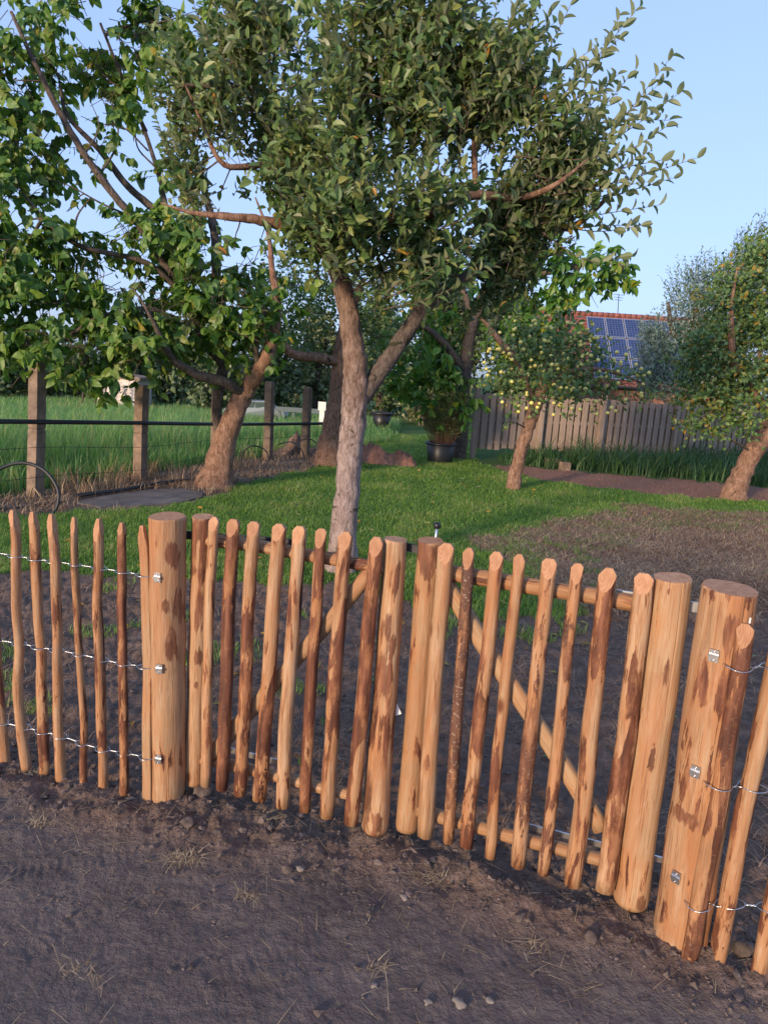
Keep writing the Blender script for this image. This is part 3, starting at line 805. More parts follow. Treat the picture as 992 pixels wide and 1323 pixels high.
# ------------------------------------------------------------------ sticks of the chestnut fence
def stick(name, parent, A, B, r0, r1, top='flat', bark=0.3, dark=0.0, pale=0.2, bend=0.012, n=14, rings=18, lumpy=0.06, flat=1.0, front=None, seed=None, bot='flat', crack=None, patches=()):
    """an irregular round stick from A to B, its own z axis along its length and -y towards the viewer"""
    rs = np.random.RandomState(seed if seed is not None else RS.randint(1 << 30))
    A = Vector(A); B = Vector(B)
    L = (B - A).length
    zax = (B - A).normalized()
    fr = Vector(front) if front is not None else Vector((0, -1, 0))
    yax = -(fr - zax * fr.dot(zax)).normalized()
    xax = yax.cross(zax).normalized()
    M = Matrix((tuple(xax) + (0,), tuple(yax) + (0,), tuple(zax) + (0,), (0, 0, 0, 1))).transposed()
    M = Matrix.Translation(A) @ M
    bm = bmesh.new()
    ph = rs.rand(8) * 6.28
    vr = []
    angs = [2 * math.pi * j / n for j in range(n)]
    ca = None
    if crack is not None:
        ca = -math.pi / 2 + math.asin(crack[0]) + 2 * math.pi
        angs = sorted([a0 for a0 in angs if abs(a0 - ca) > 0.05] + [ca - 0.035, ca, ca + 0.035])
        n = len(angs)
    lay = bm.verts.layers.float.new('patch')
    lob = rs.uniform(0.5, 1.0) * lumpy
    o = rs.rand(3) * 40
    for i in range(rings + 1):
        t = i / rings
        z = L * t
        bx = bend * (math.sin(math.pi * t * 1.0 + 0) * math.cos(ph[0]) + 0.5 * math.sin(2 * math.pi * t) * math.cos(ph[1]) + 0.25 * math.sin(5 * math.pi * t) * math.cos(ph[4]) + 0.12 * math.sin(9 * math.pi * t) * math.cos(ph[5]))
        by = bend * (math.sin(math.pi * t) * math.sin(ph[0]) + 0.5 * math.sin(2 * math.pi * t) * math.sin(ph[1])) * 0.6
        r = r0 + (r1 - r0) * t
        ring = []
        for an in angs:
            cx, sy = math.cos(an), math.sin(an)
            k = 1 + lob * (0.7 * math.cos(2 * an + ph[2] + t) + 0.6 * math.cos(3 * an + ph[3] - t)) + lumpy * 1.6 * mnoise.noise(Vector((cx * 1.2 + o[0], sy * 1.2 + o[1], z * 7 + o[2])))
            if i == 0: k *= 0.94
            if crack is not None and abs(an - ca) < 1e-6: k *= 1 - 0.16 * min(1.0, max(0.0, (t - crack[1]) * 5))
            x = bx + cx * r * k; y = by + sy * r * k
            if flat < 1.0: y = max(y, by - r * flat) if y < by else by + (y - by) * 0.8
            v_ = bm.verts.new((x, y, z))
            if patches and sy < 0.25:
                v_[lay] = max(0.0, max(1 - 0.55 * math.hypot((cx - pu) / pru, (t - pv) / prv) for pu, pv, pru, prv in patches))
            ring.append(v_)
        vr.append(ring)
    for i in range(rings):
        for j in range(n):
            f = bm.faces.new((vr[i][j], vr[i][(j + 1) % n], vr[i + 1][(j + 1) % n], vr[i + 1][j])); f.smooth = True
    f = bm.faces.new(list(reversed(vr[0]))); f.material_index = 1
    f = bm.faces.new(vr[-1]); f.material_index = 1

    def cut(co, no):
        r = bmesh.ops.bisect_plane(bm, geom=bm.verts[:] + bm.edges[:] + bm.faces[:], plane_co=co, plane_no=no, clear_outer=True)
        ed = [e for e in bm.edges if e.is_boundary]
        if ed:
            q = bmesh.ops.holes_fill(bm, edges=ed, sides=0)
            for f_ in q['faces']: f_.material_index = 1; f_.smooth = False
    tx = sum(v.co.x for v in vr[-1]) / n; ty = sum(v.co.y for v in vr[-1]) / n
    r = r1
    if top == 'flat':
        cut(Vector((tx, ty, L - 0.004)), Vector((rs.uniform(-0.05, 0.05), rs.uniform(-0.08, 0.02), 1)).normalized())
        for k in range(7):      # a worn arris round the sawn end
            an = k * 2 * math.pi / 7 + rs.rand()
            cut(Vector((tx + math.cos(an) * r * 0.94, ty + math.sin(an) * r * 0.94, L - 0.003)), Vector((math.cos(an), math.sin(an), 1.0)).normalized())
    elif top == 'cut':          # chisel-shaped picket head: long front facet, shorter back facet, two shoulders
        ln = rs.uniform(0.045, 0.065)
        cut(Vector((tx, ty + r * 0.0, L)), Vector((rs.uniform(-0.006, 0.006), -ln, r * 0.95)).normalized())
        cut(Vector((tx, ty + r * 0.35, L)), Vector((rs.uniform(-0.006, 0.006), 0.03, 0.025)).normalized())
        for s in (-1, 1):
            cut(Vector((tx + s * r * rs.uniform(0.28, 0.55), ty, L)), Vector((s * 0.03, 0, rs.uniform(0.018, 0.034))).normalized())
    elif top == 'point':
        ln = rs.uniform(0.05, 0.075)
        for s in (-1, 1):
            cut(Vector((tx + s * r * 0.34, ty, L)), Vector((s * ln, 0, r * 0.75)).normalized())
        cut(Vector((tx, ty - r * 0.34, L)), Vector((rs.uniform(-.1, .1) * ln, -ln, r * 0.8)).normalized())
        cut(Vector((tx, ty + r * 0.34, L)), Vector((0, ln, r * 0.8)).normalized())
    if bot == 'point':
        for s in (-1, 1):
            cut(Vector((s * r0 * 0.25, 0, 0.0)), Vector((s * 0.10, -0.02, -r0 * 0.8)).normalized())
    bm.normal_update()
    me = bpy.data.meshes.new(name)
    bm.to_mesh(me); bm.free()
    me.materials.append(MAT_WOOD); me.materials.append(MAT_CUT)
    ob = link(name, me, parent, M)
    ob.color = (bark, dark, pale, 1)
    return ob


def px_r(w, p):
    return w * 0.5 * float((np.array(p) - CAM) @ _f) / F_PX


def box_part(name, parent, A, B, w, h, mat, up=(0, 0, 1), label=None):
    a_ = Acc(); a_.box(A, B, w, h, up)
    o = a_.build(name, mat, parent, smooth=False)
    bv = o.modifiers.new('edge', 'BEVEL'); bv.width = min(w, h) * 0.12; bv.segments = 1
    return o


def gate(label, s0, s1, pickets, top_rail, bot_rail, brace, stiles, zb=0.035):
    P0 = ground(*s0, zb); P1 = ground(*s1, zb)
    t = P1 - P0; t[2] = 0; t /= np.linalg.norm(t); nrm = np.array([t[1], -t[0], 0])
    root = thing('garden_gate', (P0 + P1) / 2 * np.array([1, 1, 0]), label, 'gate', 'rustic chestnut gate leaves')
    fr = tuple(nrm)

    def mk(name, b, tp, w, off, **k):
        k['bend'] = k.get('bend', 0.008) * 0.55
        A = on_plane(*b, P0, P1, off); B = on_plane(*tp, P0, P1, off)
        w0, w1 = (w if isinstance(w, tuple) else (w, w))
        return stick(name, root, A, B, px_r(w0, A), px_r(w1, B), front=fr, **k)
    for (b, tp, w, kw) in stiles:
        mk('stile', (b[0], b[1] - w[0] * 0.2), (tp[0], tp[1] + w[1] * 0.12), w, 0.0, top='flat', bend=0.006, lumpy=0.04, n=40, rings=70, **kw)
    for (b, tp, w, kw) in pickets:
        mk('picket', (b[0], b[1] - w * 0.2), tp, w, 0.047, top='cut', **kw)
    mk('rail', *top_rail[:2], top_rail[2], 0.002, bend=0.008, bark=top_rail[3], pale=0.5, dark=top_rail[4])
    mk('rail', *bot_rail[:2], bot_rail[2], 0.002, bend=0.008, bark=bot_rail[3], pale=0.5, dark=bot_rail[4])
    mk('brace', *brace[:2], brace[2], 0.008, bend=0.01, bark=0.03, pale=1.0, flat=0.8)
    return root, P0, P1


B_ = dict
gl, L0, L1 = gate('left leaf of the double gate, its diagonal brace rising towards the middle', (252, 1013), (486, 1073),
    [((266, 1017), (277, 668), 14, B_(bark=0.25, pale=0.5, bend=0.012)),
     ((287, 1022), (302, 671), 17, B_(bark=0.62, dark=0.15, bend=0.01)),
     ((310, 1029), (328, 674), 17, B_(bark=0.5, bend=0.012)),
     ((335, 1036), (361, 677), 19, B_(bark=0.42, bend=0.006)),
     ((365, 1045), (387, 680), 18, B_(bark=0.3, pale=0.1, bend=0.007)),
     ((394, 1050), (415, 683), 15, B_(bark=0.66, bend=0.006)),
     ((422, 1058), (447, 687), 19, B_(bark=0.56, bend=0.008)),
     ((453, 1067), (487, 694), 19, B_(bark=0.58, bend=0.008))],
    ((262, 697), (505, 735), 17, 0.2, 0.0), ((262, 980), (484, 1033), 15, 0.12, 0.0), ((272, 978), (480, 737), 19),
    [((251, 1015), (263, 662), (27, 29), B_(bark=0.22, pale=0.4, seed=5, patches=[(0, .95, .9, .04), (.4, .66, .42, .06), (.45, .5, .38, .032), (.3, .4, .25, .018), (-.5, .03, .4, .035)])), ((484, 1077), (511, 691), (35, 31), B_(bark=0.24, pale=0.25, seed=12, patches=[(-.1, .73, .6, .055), (.55, .87, .25, .09), (.05, .56, .42, .08), (-.6, .13, .4, .11), (.35, .05, .4, .055), (.5, .66, .3, .05)]))])
gr, R0, R1 = gate('right leaf of the double gate, with the black knobbed bolt on its post', (527, 1071), (815, 1163),
    [((549, 1083), (577, 702), 22, B_(bark=0.22, pale=0.5, bend=0.008)),
     ((579, 1090), (606, 708), 16, B_(bark=0.62, dark=0.85, bend=0.007)),
     ((602, 1096), (642, 713), 19, B_(bark=0.45, bend=0.008)),
     ((633, 1110), (671, 716), 15, B_(bark=0.28, pale=0.2, bend=0.012)),
     ((669, 1122), (710, 722), 20, B_(bark=0.58, dark=0.55, bend=0.007)),
     ((701, 1131), (746, 728), 16, B_(bark=0.46, dark=0.4, bend=0.010)),
     ((739, 1146), (786, 734), 23, B_(bark=0.40, bend=0.012)),
     ((780, 1154), (832, 741), 24, B_(bark=0.44, bend=0.010))],
    ((560, 735), (852, 785), 21, 0.25, 0.2), ((540, 1046), (803, 1117), 18, 0.15, 0.0), ((575, 752), (778, 1072), 24),
    [((526, 1075), (556, 692), (30, 33), B_(bark=0.12, pale=0.75, seed=21, patches=[(.25, .94, .5, .045), (-.5, .97, .5, .025)])), ((814, 1172), (869, 738), (45, 48), B_(bark=0.12, pale=0.9, seed=33, crack=(0.5, 0.55), patches=[(.65, .03, .35, .03), (.25, .74, .22, .06), (.1, .5, .2, .05)]))])


def gpt(px, py, off, which):
    return on_plane(px, py, *((L0, L1) if which == 'l' else (R0, R1)), off)


# gate ironwork: straps, drop bolt, latch bar
box_part('hinge_strap', gl, gpt(228, 690, -0.035, 'l'), gpt(392, 703, -0.035, 'l'), 0.006, 0.03, MAT_DARKSTEEL)
box_part('hinge_strap', gl, gpt(228, 951, -0.035, 'l'), gpt(368, 987, -0.035, 'l'), 0.006, 0.022, MAT_STEEL)
box_part('latch_bar', gl, gpt(512, 703, -0.03, 'l'), gpt(560, 715, -0.03, 'l'), 0.008, 0.026, MAT_DARKSTEEL)
p = gpt(513.5, 917, -0.012, 'l'); box_part('tag', gl, p + np.array([-0.012, 0, 0.016]), p + np.array([0.004, 0, -0.018]), 0.022, 0.002, MAT_WHITE, (0, 1, 0))
box_part('hinge_strap', gr, gpt(796, 768, -0.032, 'r'), gpt(915, 787, -0.032, 'r'), 0.006, 0.03, MAT_STEEL)
box_part('hinge_strap', gr, gpt(680, 1067, -0.035, 'r'), gpt(870, 1115, -0.035, 'r'), 0.006, 0.02, MAT_STEEL)
k0 = gpt(562, 700, -0.045, 'r'); k1 = gpt(564.5, 679, -0.045, 'r')
a = Acc(); a.tube([k0 - np.array([0, 0, 0.6]), k0, k1], 0.0042, 8); bolt = a.build('drop_bolt', MAT_STEEL, gr)
a = Acc(); a.add(ICO_V * 0.0125 + k1, ICO_T); a.build('knob', MAT_BLACK, bolt)


def clip(post, px, py, P, nrm):
    p_ = np.array(P)
    a_ = Acc(); n_ = np.array(nrm); s_ = np.cross(n_, (0, 0, 1.0))
    a_.box(p_ - np.array([0, 0, 0.017]), p_ + np.array([0, 0, 0.017]), 0.024, 0.004, tuple(n_))
    a_.box(p_ + n_ * 0.004 - s_ * 0.013, p_ + n_ * 0.004 + s_ * 0.013, 0.010, 0.007, tuple(n_))
    c_ = a_.build('wire_clip', MAT_STEEL, post, smooth=False)
    for dz in (-0.012, 0.012):
        b2 = Acc(); b2.add(ICO1_V * np.array([0.0035, 0.0035, 0.0035]) + p_ + n_ * 0.003 + np.array([0, 0, dz]), ICO1_T)
        b2.build('screw', MAT_STEEL, c_)


def round_post(b, tp, w, label, clips, **kw):
    A = ground(*b); A = A + np.array([0, 0.0, -0.06])
    Bt = at(tp[0], tp[1], ground(*b)[1] + (kw.pop('dy', 0.0)))
    root = thing('gate_post', A * np.array([1, 1, 0]), label, 'post', 'peeled posts the gate hangs on')
    r0_, r1_ = px_r(w[0], A), px_r(w[1], Bt)
    stick('post', root, A, Bt, r0_, r1_, top='flat', bend=0.004, lumpy=0.035, n=44, rings=80, **kw)
    for (cx_, cy_) in clips:
        d = ray(cx_, cy_); D = A[1] - r1_ * 0.98
        P = CAM + d * D / d[1]
        # the point of the post surface on that sight line
        t_ = (P[2] - A[2]) / (Bt[2] - A[2]); axis = A + (Bt - A) * t_; rr = r0_ + (r1_ - r0_) * t_
        n_ = P - axis; n_[2] = 0; n_ = n_ / np.linalg.norm(n_)
        P = axis + n_ * (rr * 1.0 + 0.003)
        clip(root, cx_, cy_, P, n_)
    return root, A, Bt


pl_root, PLA, PLB = round_post((217, 1031), (217, 665), (40, 46), 'smooth thick post at the left side of the gate, with three wire clips', [(204, 746), (206, 864), (205, 981)], bark=0.1, pale=0.75, seed=41, patches=[(.52, .89, .36, .032), (.2, .73, .22, .022), (.5, .6, .3, .05), (.88, .7, .25, .06)])
pr_root, PRA, PRB = round_post((878, 1208), (942, 757), (66, 67), 'thickest post at the right side of the gate, hairline cracks and a white staple', [(920, 849), (895, 1000), (866, 1139)], bark=0.26, pale=0.5, seed=52, crack=(0.15, 0.25), patches=[(-.2, .9, .22, .045), (.62, .86, .2, .09), (-.7, .42, .3, .02), (.1, .1, .4, .05)])
p = PRB + (PRA - PRB) * 0.055
box_part('staple', pr_root, p + np.array([0.028, -0.066, 0.0]), p + np.array([0.028, -0.066, -0.016]), 0.011, 0.004, MAT_WHITE, (0, 1, 0))


# ------------------------------------------------------------------ wire-bound picket fences either side of the gate
def wire_fence(label, P0, P1, pickets, wires, root_at):
    root = thing('picket_fence', root_at, label, 'fence', 'chestnut pickets bound with wire')
    t = P1 - P0; t[2] = 0; t /= np.linalg.norm(t); nrm = np.array([t[1], -t[0], 0])
    if nrm[1] > 0: nrm = -nrm
    cx_ = []
    for (b, tp, w, kw) in pickets:
        off = kw.pop('off', 0.0)
        A = on_plane(b[0], b[1] - w * 0.1, P0, P1, off); Bt = on_plane(*tp, P0, P1, off)
        A = A + (A - Bt) / np.linalg.norm(A - Bt) * 0.03
        stick('picket', root, A, Bt, px_r(w, A), px_r(w, Bt), front=tuple(nrm), lumpy=0.1, **kw)
        cx_.append((A, Bt, px_r(w, A), off))
    for poly in wires:
        a_ = Acc()
        pts = [on_plane(x, y, P0, P1) for x, y in poly]
        base = spline(pts, 10)
        s_ = (base - P0) @ t
        o_ = np.argsort(s_); base = base[o_]; s_ = s_[o_]
        ss = np.linspace(s_[0], s_[-1], 160)
        Q = np.stack([np.interp(ss, s_, base[:, i]) for i in range(3)], -1)
        env = np.full(len(ss), 0.0016); shift = np.zeros(len(ss))
        for (A, Bt, r, of_) in cx_:
            zz = np.interp(((A + Bt) / 2 - P0) @ t, ss, Q[:, 2])
            f_ = (zz - A[2]) / (Bt[2] - A[2]); ax = A + (Bt - A) * f_
            sx = (ax - P0) @ t
            shift = np.maximum(shift, of_ * np.clip(1.9 - np.abs(ss - sx) / (r * 1.3), 0, 1))
            env = np.maximum(env, (r + 0.003) * np.clip(1.25 - np.abs(ss - sx) / (r * 1.25), 0, 1) ** 0.5)
        ph = ss * 2 * np.pi / 0.02
        tw = np.where(env < 0.003, 1.0, 0.0)
        for sg in (1, -1):
            off = nrm[None] * (sg * np.where(tw > 0, env * np.cos(ph), env))[:, None] + np.array([0, 0, 1.0])[None] * (sg * tw * env * np.sin(ph))[:, None]
            a_.tube(Q + off + nrm[None] * shift[:, None], 0.0015, 5)
        a_.build('wire', MAT_STEEL, root)
    return root


WL0 = ground(34, 995); WL1 = ground(190, 1036)
wire_fence('sharp pointed slim pickets on three wires, left of the gate', WL0, WL1,
    [((-18, 985), (-42, 658), 12, B_(top='point', bark=0.3)), ((7, 992), (-16, 660), 12, B_(top='point', bark=0.3)), ((34, 996), (17, 659), 13, B_(top='point', bark=0.22, bend=0.02)), ((57, 1001), (43, 661), 13, B_(top='point', bark=0.3, bend=0.02)),
     ((80, 1013), (67, 664), 13, B_(top='point', bark=0.3, bend=0.022)), ((108, 1022), (96, 668), 10, B_(top='point', bark=0.44, bend=0.012)), ((134, 1027), (128, 670), 13, B_(top='point', bark=0.36, bend=0.014)),
     ((161, 1036), (158, 675), 12, B_(top='point', bark=0.5, bend=0.008)), ((190, 1041), (184, 679), 13, B_(top='point', bark=0.05, pale=0.9, flat=0.35, bend=0.012))],
    [[(-60, 700), (0, 715), (100, 730), (160, 739), (204, 746)], [(-60, 818), (3, 828), (100, 845), (150, 856), (206, 864)], [(-60, 920), (0, 933), (75, 950), (125, 966), (205, 981)]],
    WL0 * np.array([1, 1, 0]))
WR0 = ground(886, 1228); WR1 = ground(926, 1246)
WR1 = WR0 + np.array([math.cos(math.radians(-22)), math.sin(math.radians(-22)), 0])
wire_fence('blunt pickets on three wires, right of the thickest post', WR0, WR1,
    [((891, 1232), (962, 806), 21, B_(top='cut', bark=0.5, dark=0.2, bend=0.008, off=0.025)), ((926, 1250), (1014, 800), 22, B_(top='cut', bark=0.3, pale=0.4, bend=0.008, bot='point')), ((978, 1255), (1066, 815), 19, B_(top='cut', bark=0.3, pale=0.3, bend=0.008)), ((1040, 1270), (1128, 825), 20, B_(top='cut', bark=0.3))],
    [[(921, 849), (958, 860), (992, 860), (1100, 868)], [(896, 1000), (940, 1012), (958, 1013), (992, 1021), (1080, 1030)], [(867, 1139), (890, 1160), (940, 1166), (992, 1172), (1080, 1180)]],
    WR0 * np.array([1, 1, 0]))


# ------------------------------------------------------------------ trees
def leaf_template(widths, fold, droop, wave=0.0):
    """one blade: base, tip, a midrib and two edges, in (side, along, up) coordinates"""
    ys = (0.10, 0.34, 0.64, 0.87)
    dz = lambda y: -droop * y * y
    V = [(0, 0, 0), (0, 1, dz(1))]
    for y in ys: V.append((0, y, dz(y)))
    for sg in (-1, 1):
        for i, (y, w) in enumerate(zip(ys, widths)):
            V.append((sg * w, y - (0.05 if i == 0 else 0), dz(y) + fold * w + wave * (1 if (i + (sg > 0)) % 2 else -1)))
    T = []
    for sg, o in ((-1, 6), (1, 10)):
        q = [(0, 2, o)] + [t for i in range(3) for t in ((2 + i, 3 + i, o + 1 + i), (2 + i, o + 1 + i, o + i))] + [(5, 1, o + 3)]
        T += [t if sg < 0 else (t[0], t[2], t[1]) for t in q]
    return np.array(V, float), np.array(T)


LEAF_V, LEAF_T = leaf_template((0.50, 0.96, 0.86, 0.42), 0.16, 0.18)
HEART_V, _ = leaf_template((0.80, 1.0, 0.74, 0.36), 0.04, 0.30, 0.02)
LOW_V = np.array([(0, 0, 0), (-1, 0.42, 0.12), (1, 0.42, 0.12), (0, 1, -0.08)])
LOW_T = np.array([(0, 2, 1), (1, 2, 3)])


def leaf_frames(D, N):
    D = D / (np.linalg.norm(D, axis=1)[:, None] + 1e-9)
    S = np.cross(D, N); S /= np.linalg.norm(S, axis=1)[:, None] + 1e-9
    return D, S, np.cross(S, D)


def leaves_mesh(name, P, D, N, L, Wd, tone, mat, low=False, tmpl=None):
    TV, TT = (LOW_V, LOW_T) if low else (LEAF_V if tmpl is None else tmpl, LEAF_T)
    D, S, N = leaf_frames(D, N)
    k = len(TV)
    V = P[:, None] + S[:, None] * (TV[None, :, 0:1] * Wd[:, None, None] / 2) + D[:, None] * (TV[None, :, 1:2] * L[:, None, None]) + N[:, None] * (TV[None, :, 2:3] * L[:, None, None])
    T = (np.arange(len(P))[:, None, None] * k + TT[None]).reshape(-1, 3)
    return np_mesh(name, V.reshape(-1, 3), T, mat, np.repeat(tone, k), False)


def single_leaves(root, mat, P, D, N, L, Wd, tone, tmpl=None):
    """leaves one can pick out, each an object of its own (shared meshes)"""
    meshes = []
    for k in range(14):
        t = k / 13
        meshes.append(np_mesh('leaf', (LEAF_V if tmpl is None else tmpl) * np.array([0.5, 1, 1]), LEAF_T, mat, np.full(14, t), False))
    D, S, N = leaf_frames(D, N)
    base = wparent(root)
    for i in range(len(P)):
        o = bpy.data.objects.new('leaf', meshes[int(np.clip(tone[i], 0, 1) * 13 + 0.5)])
        COL.objects.link(o)
        o.parent = root
        M = Matrix((tuple(S[i]) + (0,), tuple(D[i]) + (0,), tuple(N[i]) + (0,), (0, 0, 0, 1))).transposed()
        o.matrix_basis = Matrix.Translation(Vector(P[i]) - base) @ M @ Matrix.Diagonal((Wd[i], L[i], L[i], 1))


def limb_pts(L, D):
    """limb given as (px, py, depth offset, width px)"""
    P = np.array([at(x, y, D + dd) for x, y, dd, w in L])
    R = np.array([0.5 * w * float((p - CAM) @ _f) / F_PX for p, (x, y, dd, w) in zip(P, L)])
    return P, R


def unit(v):
    return v / (np.linalg.norm(v, axis=-1)[..., None] + 1e-9)


def tree(name, label, base_px, limbs, clusters, bark, leafmat, style='up', density=1.0, leaf=(0.05, 0.08), lw=0.5, group=None, singles=0, low=False,
         dirscale=1.0, tonefn=None, depth_k=1.0, twig_len=(0.3, 0.8), twig_r=0.003, connect=True, D=None, sides=12, yellow=0.02, spacing=0.03, limb_bark=None, gaps=None, gap_scale=1.5, tmpl=None, gap_low=-9.0, dark_limb=None, limb_k=1.0):
    b = ground(*base_px) if D is None else at(base_px[0], base_px[1], D) * np.array([1, 1, 0])
    D = b[1]
    root = thing(name, b * np.array([1, 1, 0]), label, 'tree', group)
    LP = []
    for i, L in enumerate(limbs):
        P, R = limb_pts(L, D)
        if i == 0:
            P[0][2] = min(P[0][2], -0.08)
            R = R.copy(); R[0] *= 1.12
        if i: R = R * limb_k
        Q = spline(P, 6); t = np.linspace(0, 1, len(P)); RR = np.interp(np.linspace(0, 1, len(Q)), t, R)
        wob = RR * 0.16
        Q[1:-1] += RS.randn(len(Q) - 2, 3) * wob[1:-1, None] * 0.25
        a_ = Acc(); a_.tube(Q, RR, sides if i == 0 else max(7, sides - 4), True, 0.5, 0.045)
        a_.build('trunk' if i == 0 else 'limb', MAT_BARK_GREY if i == dark_limb else (bark if i == 0 or limb_bark is None else limb_bark), root)
        LP.append(Q)
    LPs = np.concatenate(LP)
    wts = np.array([c[2] ** 2 * (c[4] if len(c) > 4 else 1.0) for c in clusters], float)
    C = np.array([at(c[0], c[1], D + c[3]) for c in clusters])
    Rw = np.array([c[2] * float((p - CAM) @ _f) / F_PX for c, p in zip(clusters, C)])
    tw = Acc()
    if connect:
        for c, r in zip(C, Rw):
            d = np.linalg.norm(LPs - c, axis=1) + 0.6 * np.clip(LPs[:, 2] - c[2], 0, 9)
            s = LPs[np.argmin(d)]
            m1 = s * 0.6 + c * 0.4 + RS.randn(3) * r * 0.15; m2 = s * 0.25 + c * 0.75 + RS.randn(3) * r * 0.15
            e = c + unit(c - s) * r * 0.5
            q = spline([s, m1, m2, e], 4)
            r0 = np.clip(0.020 * np.linalg.norm(c - s), 0.006, 0.03)
            tw.tube(q, np.linspace(r0, 0.003, len(q)), 5, False)
    meanc = (C * wts[:, None]).sum(0) / wts.sum()
    nt_ = int(density * wts.sum() / 55.0)
    idx = RS.choice(len(C), nt_, p=wts / wts.sum())
    off = unit(RS.randn(nt_, 3)) * (RS.rand(nt_) ** 0.45)[:, None]
    P0 = C[idx] + off * Rw[idx][:, None] * np.array([1, depth_k, 1]) * 0.85
    outw = unit(P0 - meanc)
    rnd = unit(RS.randn(nt_, 3))
    ln = RS.uniform(twig_len[0], twig_len[1], nt_)
    if gaps:
        keep_ = np.array([mnoise.noise(Vector(p * gap_scale + 7.7)) for p in P0]) > gaps - np.where(P0[:, 2] < gap_low, 0.16, 0.0)
        P0, off, idx, outw, rnd, ln = P0[keep_], off[keep_], idx[keep_], outw[keep_], rnd[keep_], ln[keep_]
        nt_ = len(P0)
    spur = (RS.rand(nt_) < 0.55) if style == 'up' and not low else np.zeros(nt_, bool)
    if style == 'up':
        d = unit(outw * 0.55 + np.array([0, 0, 0.95]) + rnd * 0.40)
    elif style == 'droop':
        d = unit(unit(off) * 0.9 + rnd * 0.6 + np.array([0, 0, 0.1]))
    else:
        d = unit(unit(off) * 0.8 + rnd * 0.7 + np.array([0, 0, 0.2]))
    d[spur] = unit(unit(off[spur]) * 0.6 + rnd[spur] * 0.9 + np.array([0, 0, 0.25]))
    ln = np.where(spur, ln * 0.5, ln)
    P_, D_, N_, T_ = [], [], [], []
    for i in range(nt_):
        l = ln[i]
        bend_ = np.array([0, 0, {'up': 0.12, 'droop': -0.3, 'ball': -0.08}[style]]) * l
        start = P0[i] - d[i] * l * (0.7 if style == 'up' else 0.45)
        ts = np.array([0, 0.35, 0.7, 1.0])
        path = start + d[i] * (l * ts)[:, None] + bend_ * (ts ** 2)[:, None] + RS.randn(4, 3) * l * 0.02
        if not low or i % 3 == 0: tw.tube(path, [twig_r, twig_r * 0.8, twig_r * 0.55, twig_r * 0.25], 3, False)
        if style == 'droop':
            m = RS.randint(7, 13)
            tt = np.clip(RS.normal(0.8, 0.25, m), 0.1, 1.0)
        else:
            m = max(3, int(l * 0.9 / spacing)); tt = np.linspace(0.12, 1.0, m)
        pos = np.stack([np.interp(tt, ts, path[:, j]) for j in range(3)], -1)
        ax = unit(path[-1] - path[0])
        rad = unit(np.cross(ax, unit(RS.randn(m, 3))))
        if style == 'droop':
            dd = unit(rad * 0.75 + ax * 0.35 + np.array([0, 0, -0.55]) + RS.randn(m, 3) * 0.25)
            nn = unit(unit(off[i]) * 0.55 + np.array([-0.25, -0.45, 0.40]) + RS.randn(m, 3) * 0.45)
        elif style == 'up' and not spur[i]:
            dd = unit(rad * 0.75 + ax * 0.75 + RS.randn(m, 3) * 0.15)
            nn = unit(ax * 0.45 + np.array([-0.2, -0.35, 0.3]) - rad * 0.4 + RS.randn(m, 3) * 0.35)
        else:
            dd = unit(rad * 0.9 + ax * 0.45 + RS.randn(m, 3) * 0.3)
            nn = unit(np.array([-0.25, -0.45, 0.45]) + unit(off[i]) * 0.3 + RS.randn(m, 3) * 0.55)
        P_.append(pos); D_.append(dd); N_.append(nn); T_.append(np.full(m, RS.normal(0, 0.12)))
    P_ = np.concatenate(P_); D_ = np.concatenate(D_); N_ = np.concatenate(N_); T_ = np.concatenate(T_)
    n = len(P_)
    L_ = RS.uniform(leaf[0], leaf[1], n); W_ = L_ * lw * RS.uniform(0.8, 1.2, n)
    tone = np.clip(RS.normal(0.48, 0.25, n) + T_, 0, 0.9)
    k = RS.rand(n) < yellow; tone[k] = RS.uniform(0.92, 1.0, k.sum())
    if tonefn is not None: tone = tonefn(P_, tone, D)
    keep = P_[:, 2] > 0.05
    P_, D_, N_, L_, W_, tone = P_[keep], D_[keep], N_[keep], L_[keep], W_[keep], tone[keep]
    if tw.n: tw.build('twigs', MAT_TWIG, root, kind='stuff')
    if singles:
        w_ = (P_ - CAM) @ _f
        sx = 496 + F_PX * ((P_ - CAM) @ CX) / w_; sy = 661.5 - F_PX * ((P_ - CAM) @ CY) / w_
        # nearest to the viewer per small picture cell: those are the leaves one sees whole
        cell = (np.floor(sx / 17) * 4096 + np.floor(sy / 17)).astype(int)
        inside = (sx > 2) & (sx < 990) & (sy > 2) & (sy < 650)
        order = np.argsort(w_ - L_ * 20)
        seen = set(); pick = []
        for i in order:
            if inside[i] and cell[i] not in seen:
                seen.add(cell[i]); pick.append(i)
                if len(pick) >= singles: break
        pick = np.array(pick)
        single_leaves(root, leafmat, P_[pick], D_[pick], N_[pick], L_[pick], W_[pick], tone[pick], tmpl)
        m_ = np.ones(len(P_), bool); m_[pick] = False
        P_, D_, N_, L_, W_, tone = P_[m_], D_[m_], N_[m_], L_[m_], W_[m_], tone[m_]
    o_ = np.array(wparent(root))
    link('crown', leaves_mesh('crown', P_ - o_, D_, N_, L_, W_, tone, leafmat, low, tmpl), root, Matrix.Translation(Vector(o_)), 'stuff')
    return root, D, C, Rw, wts


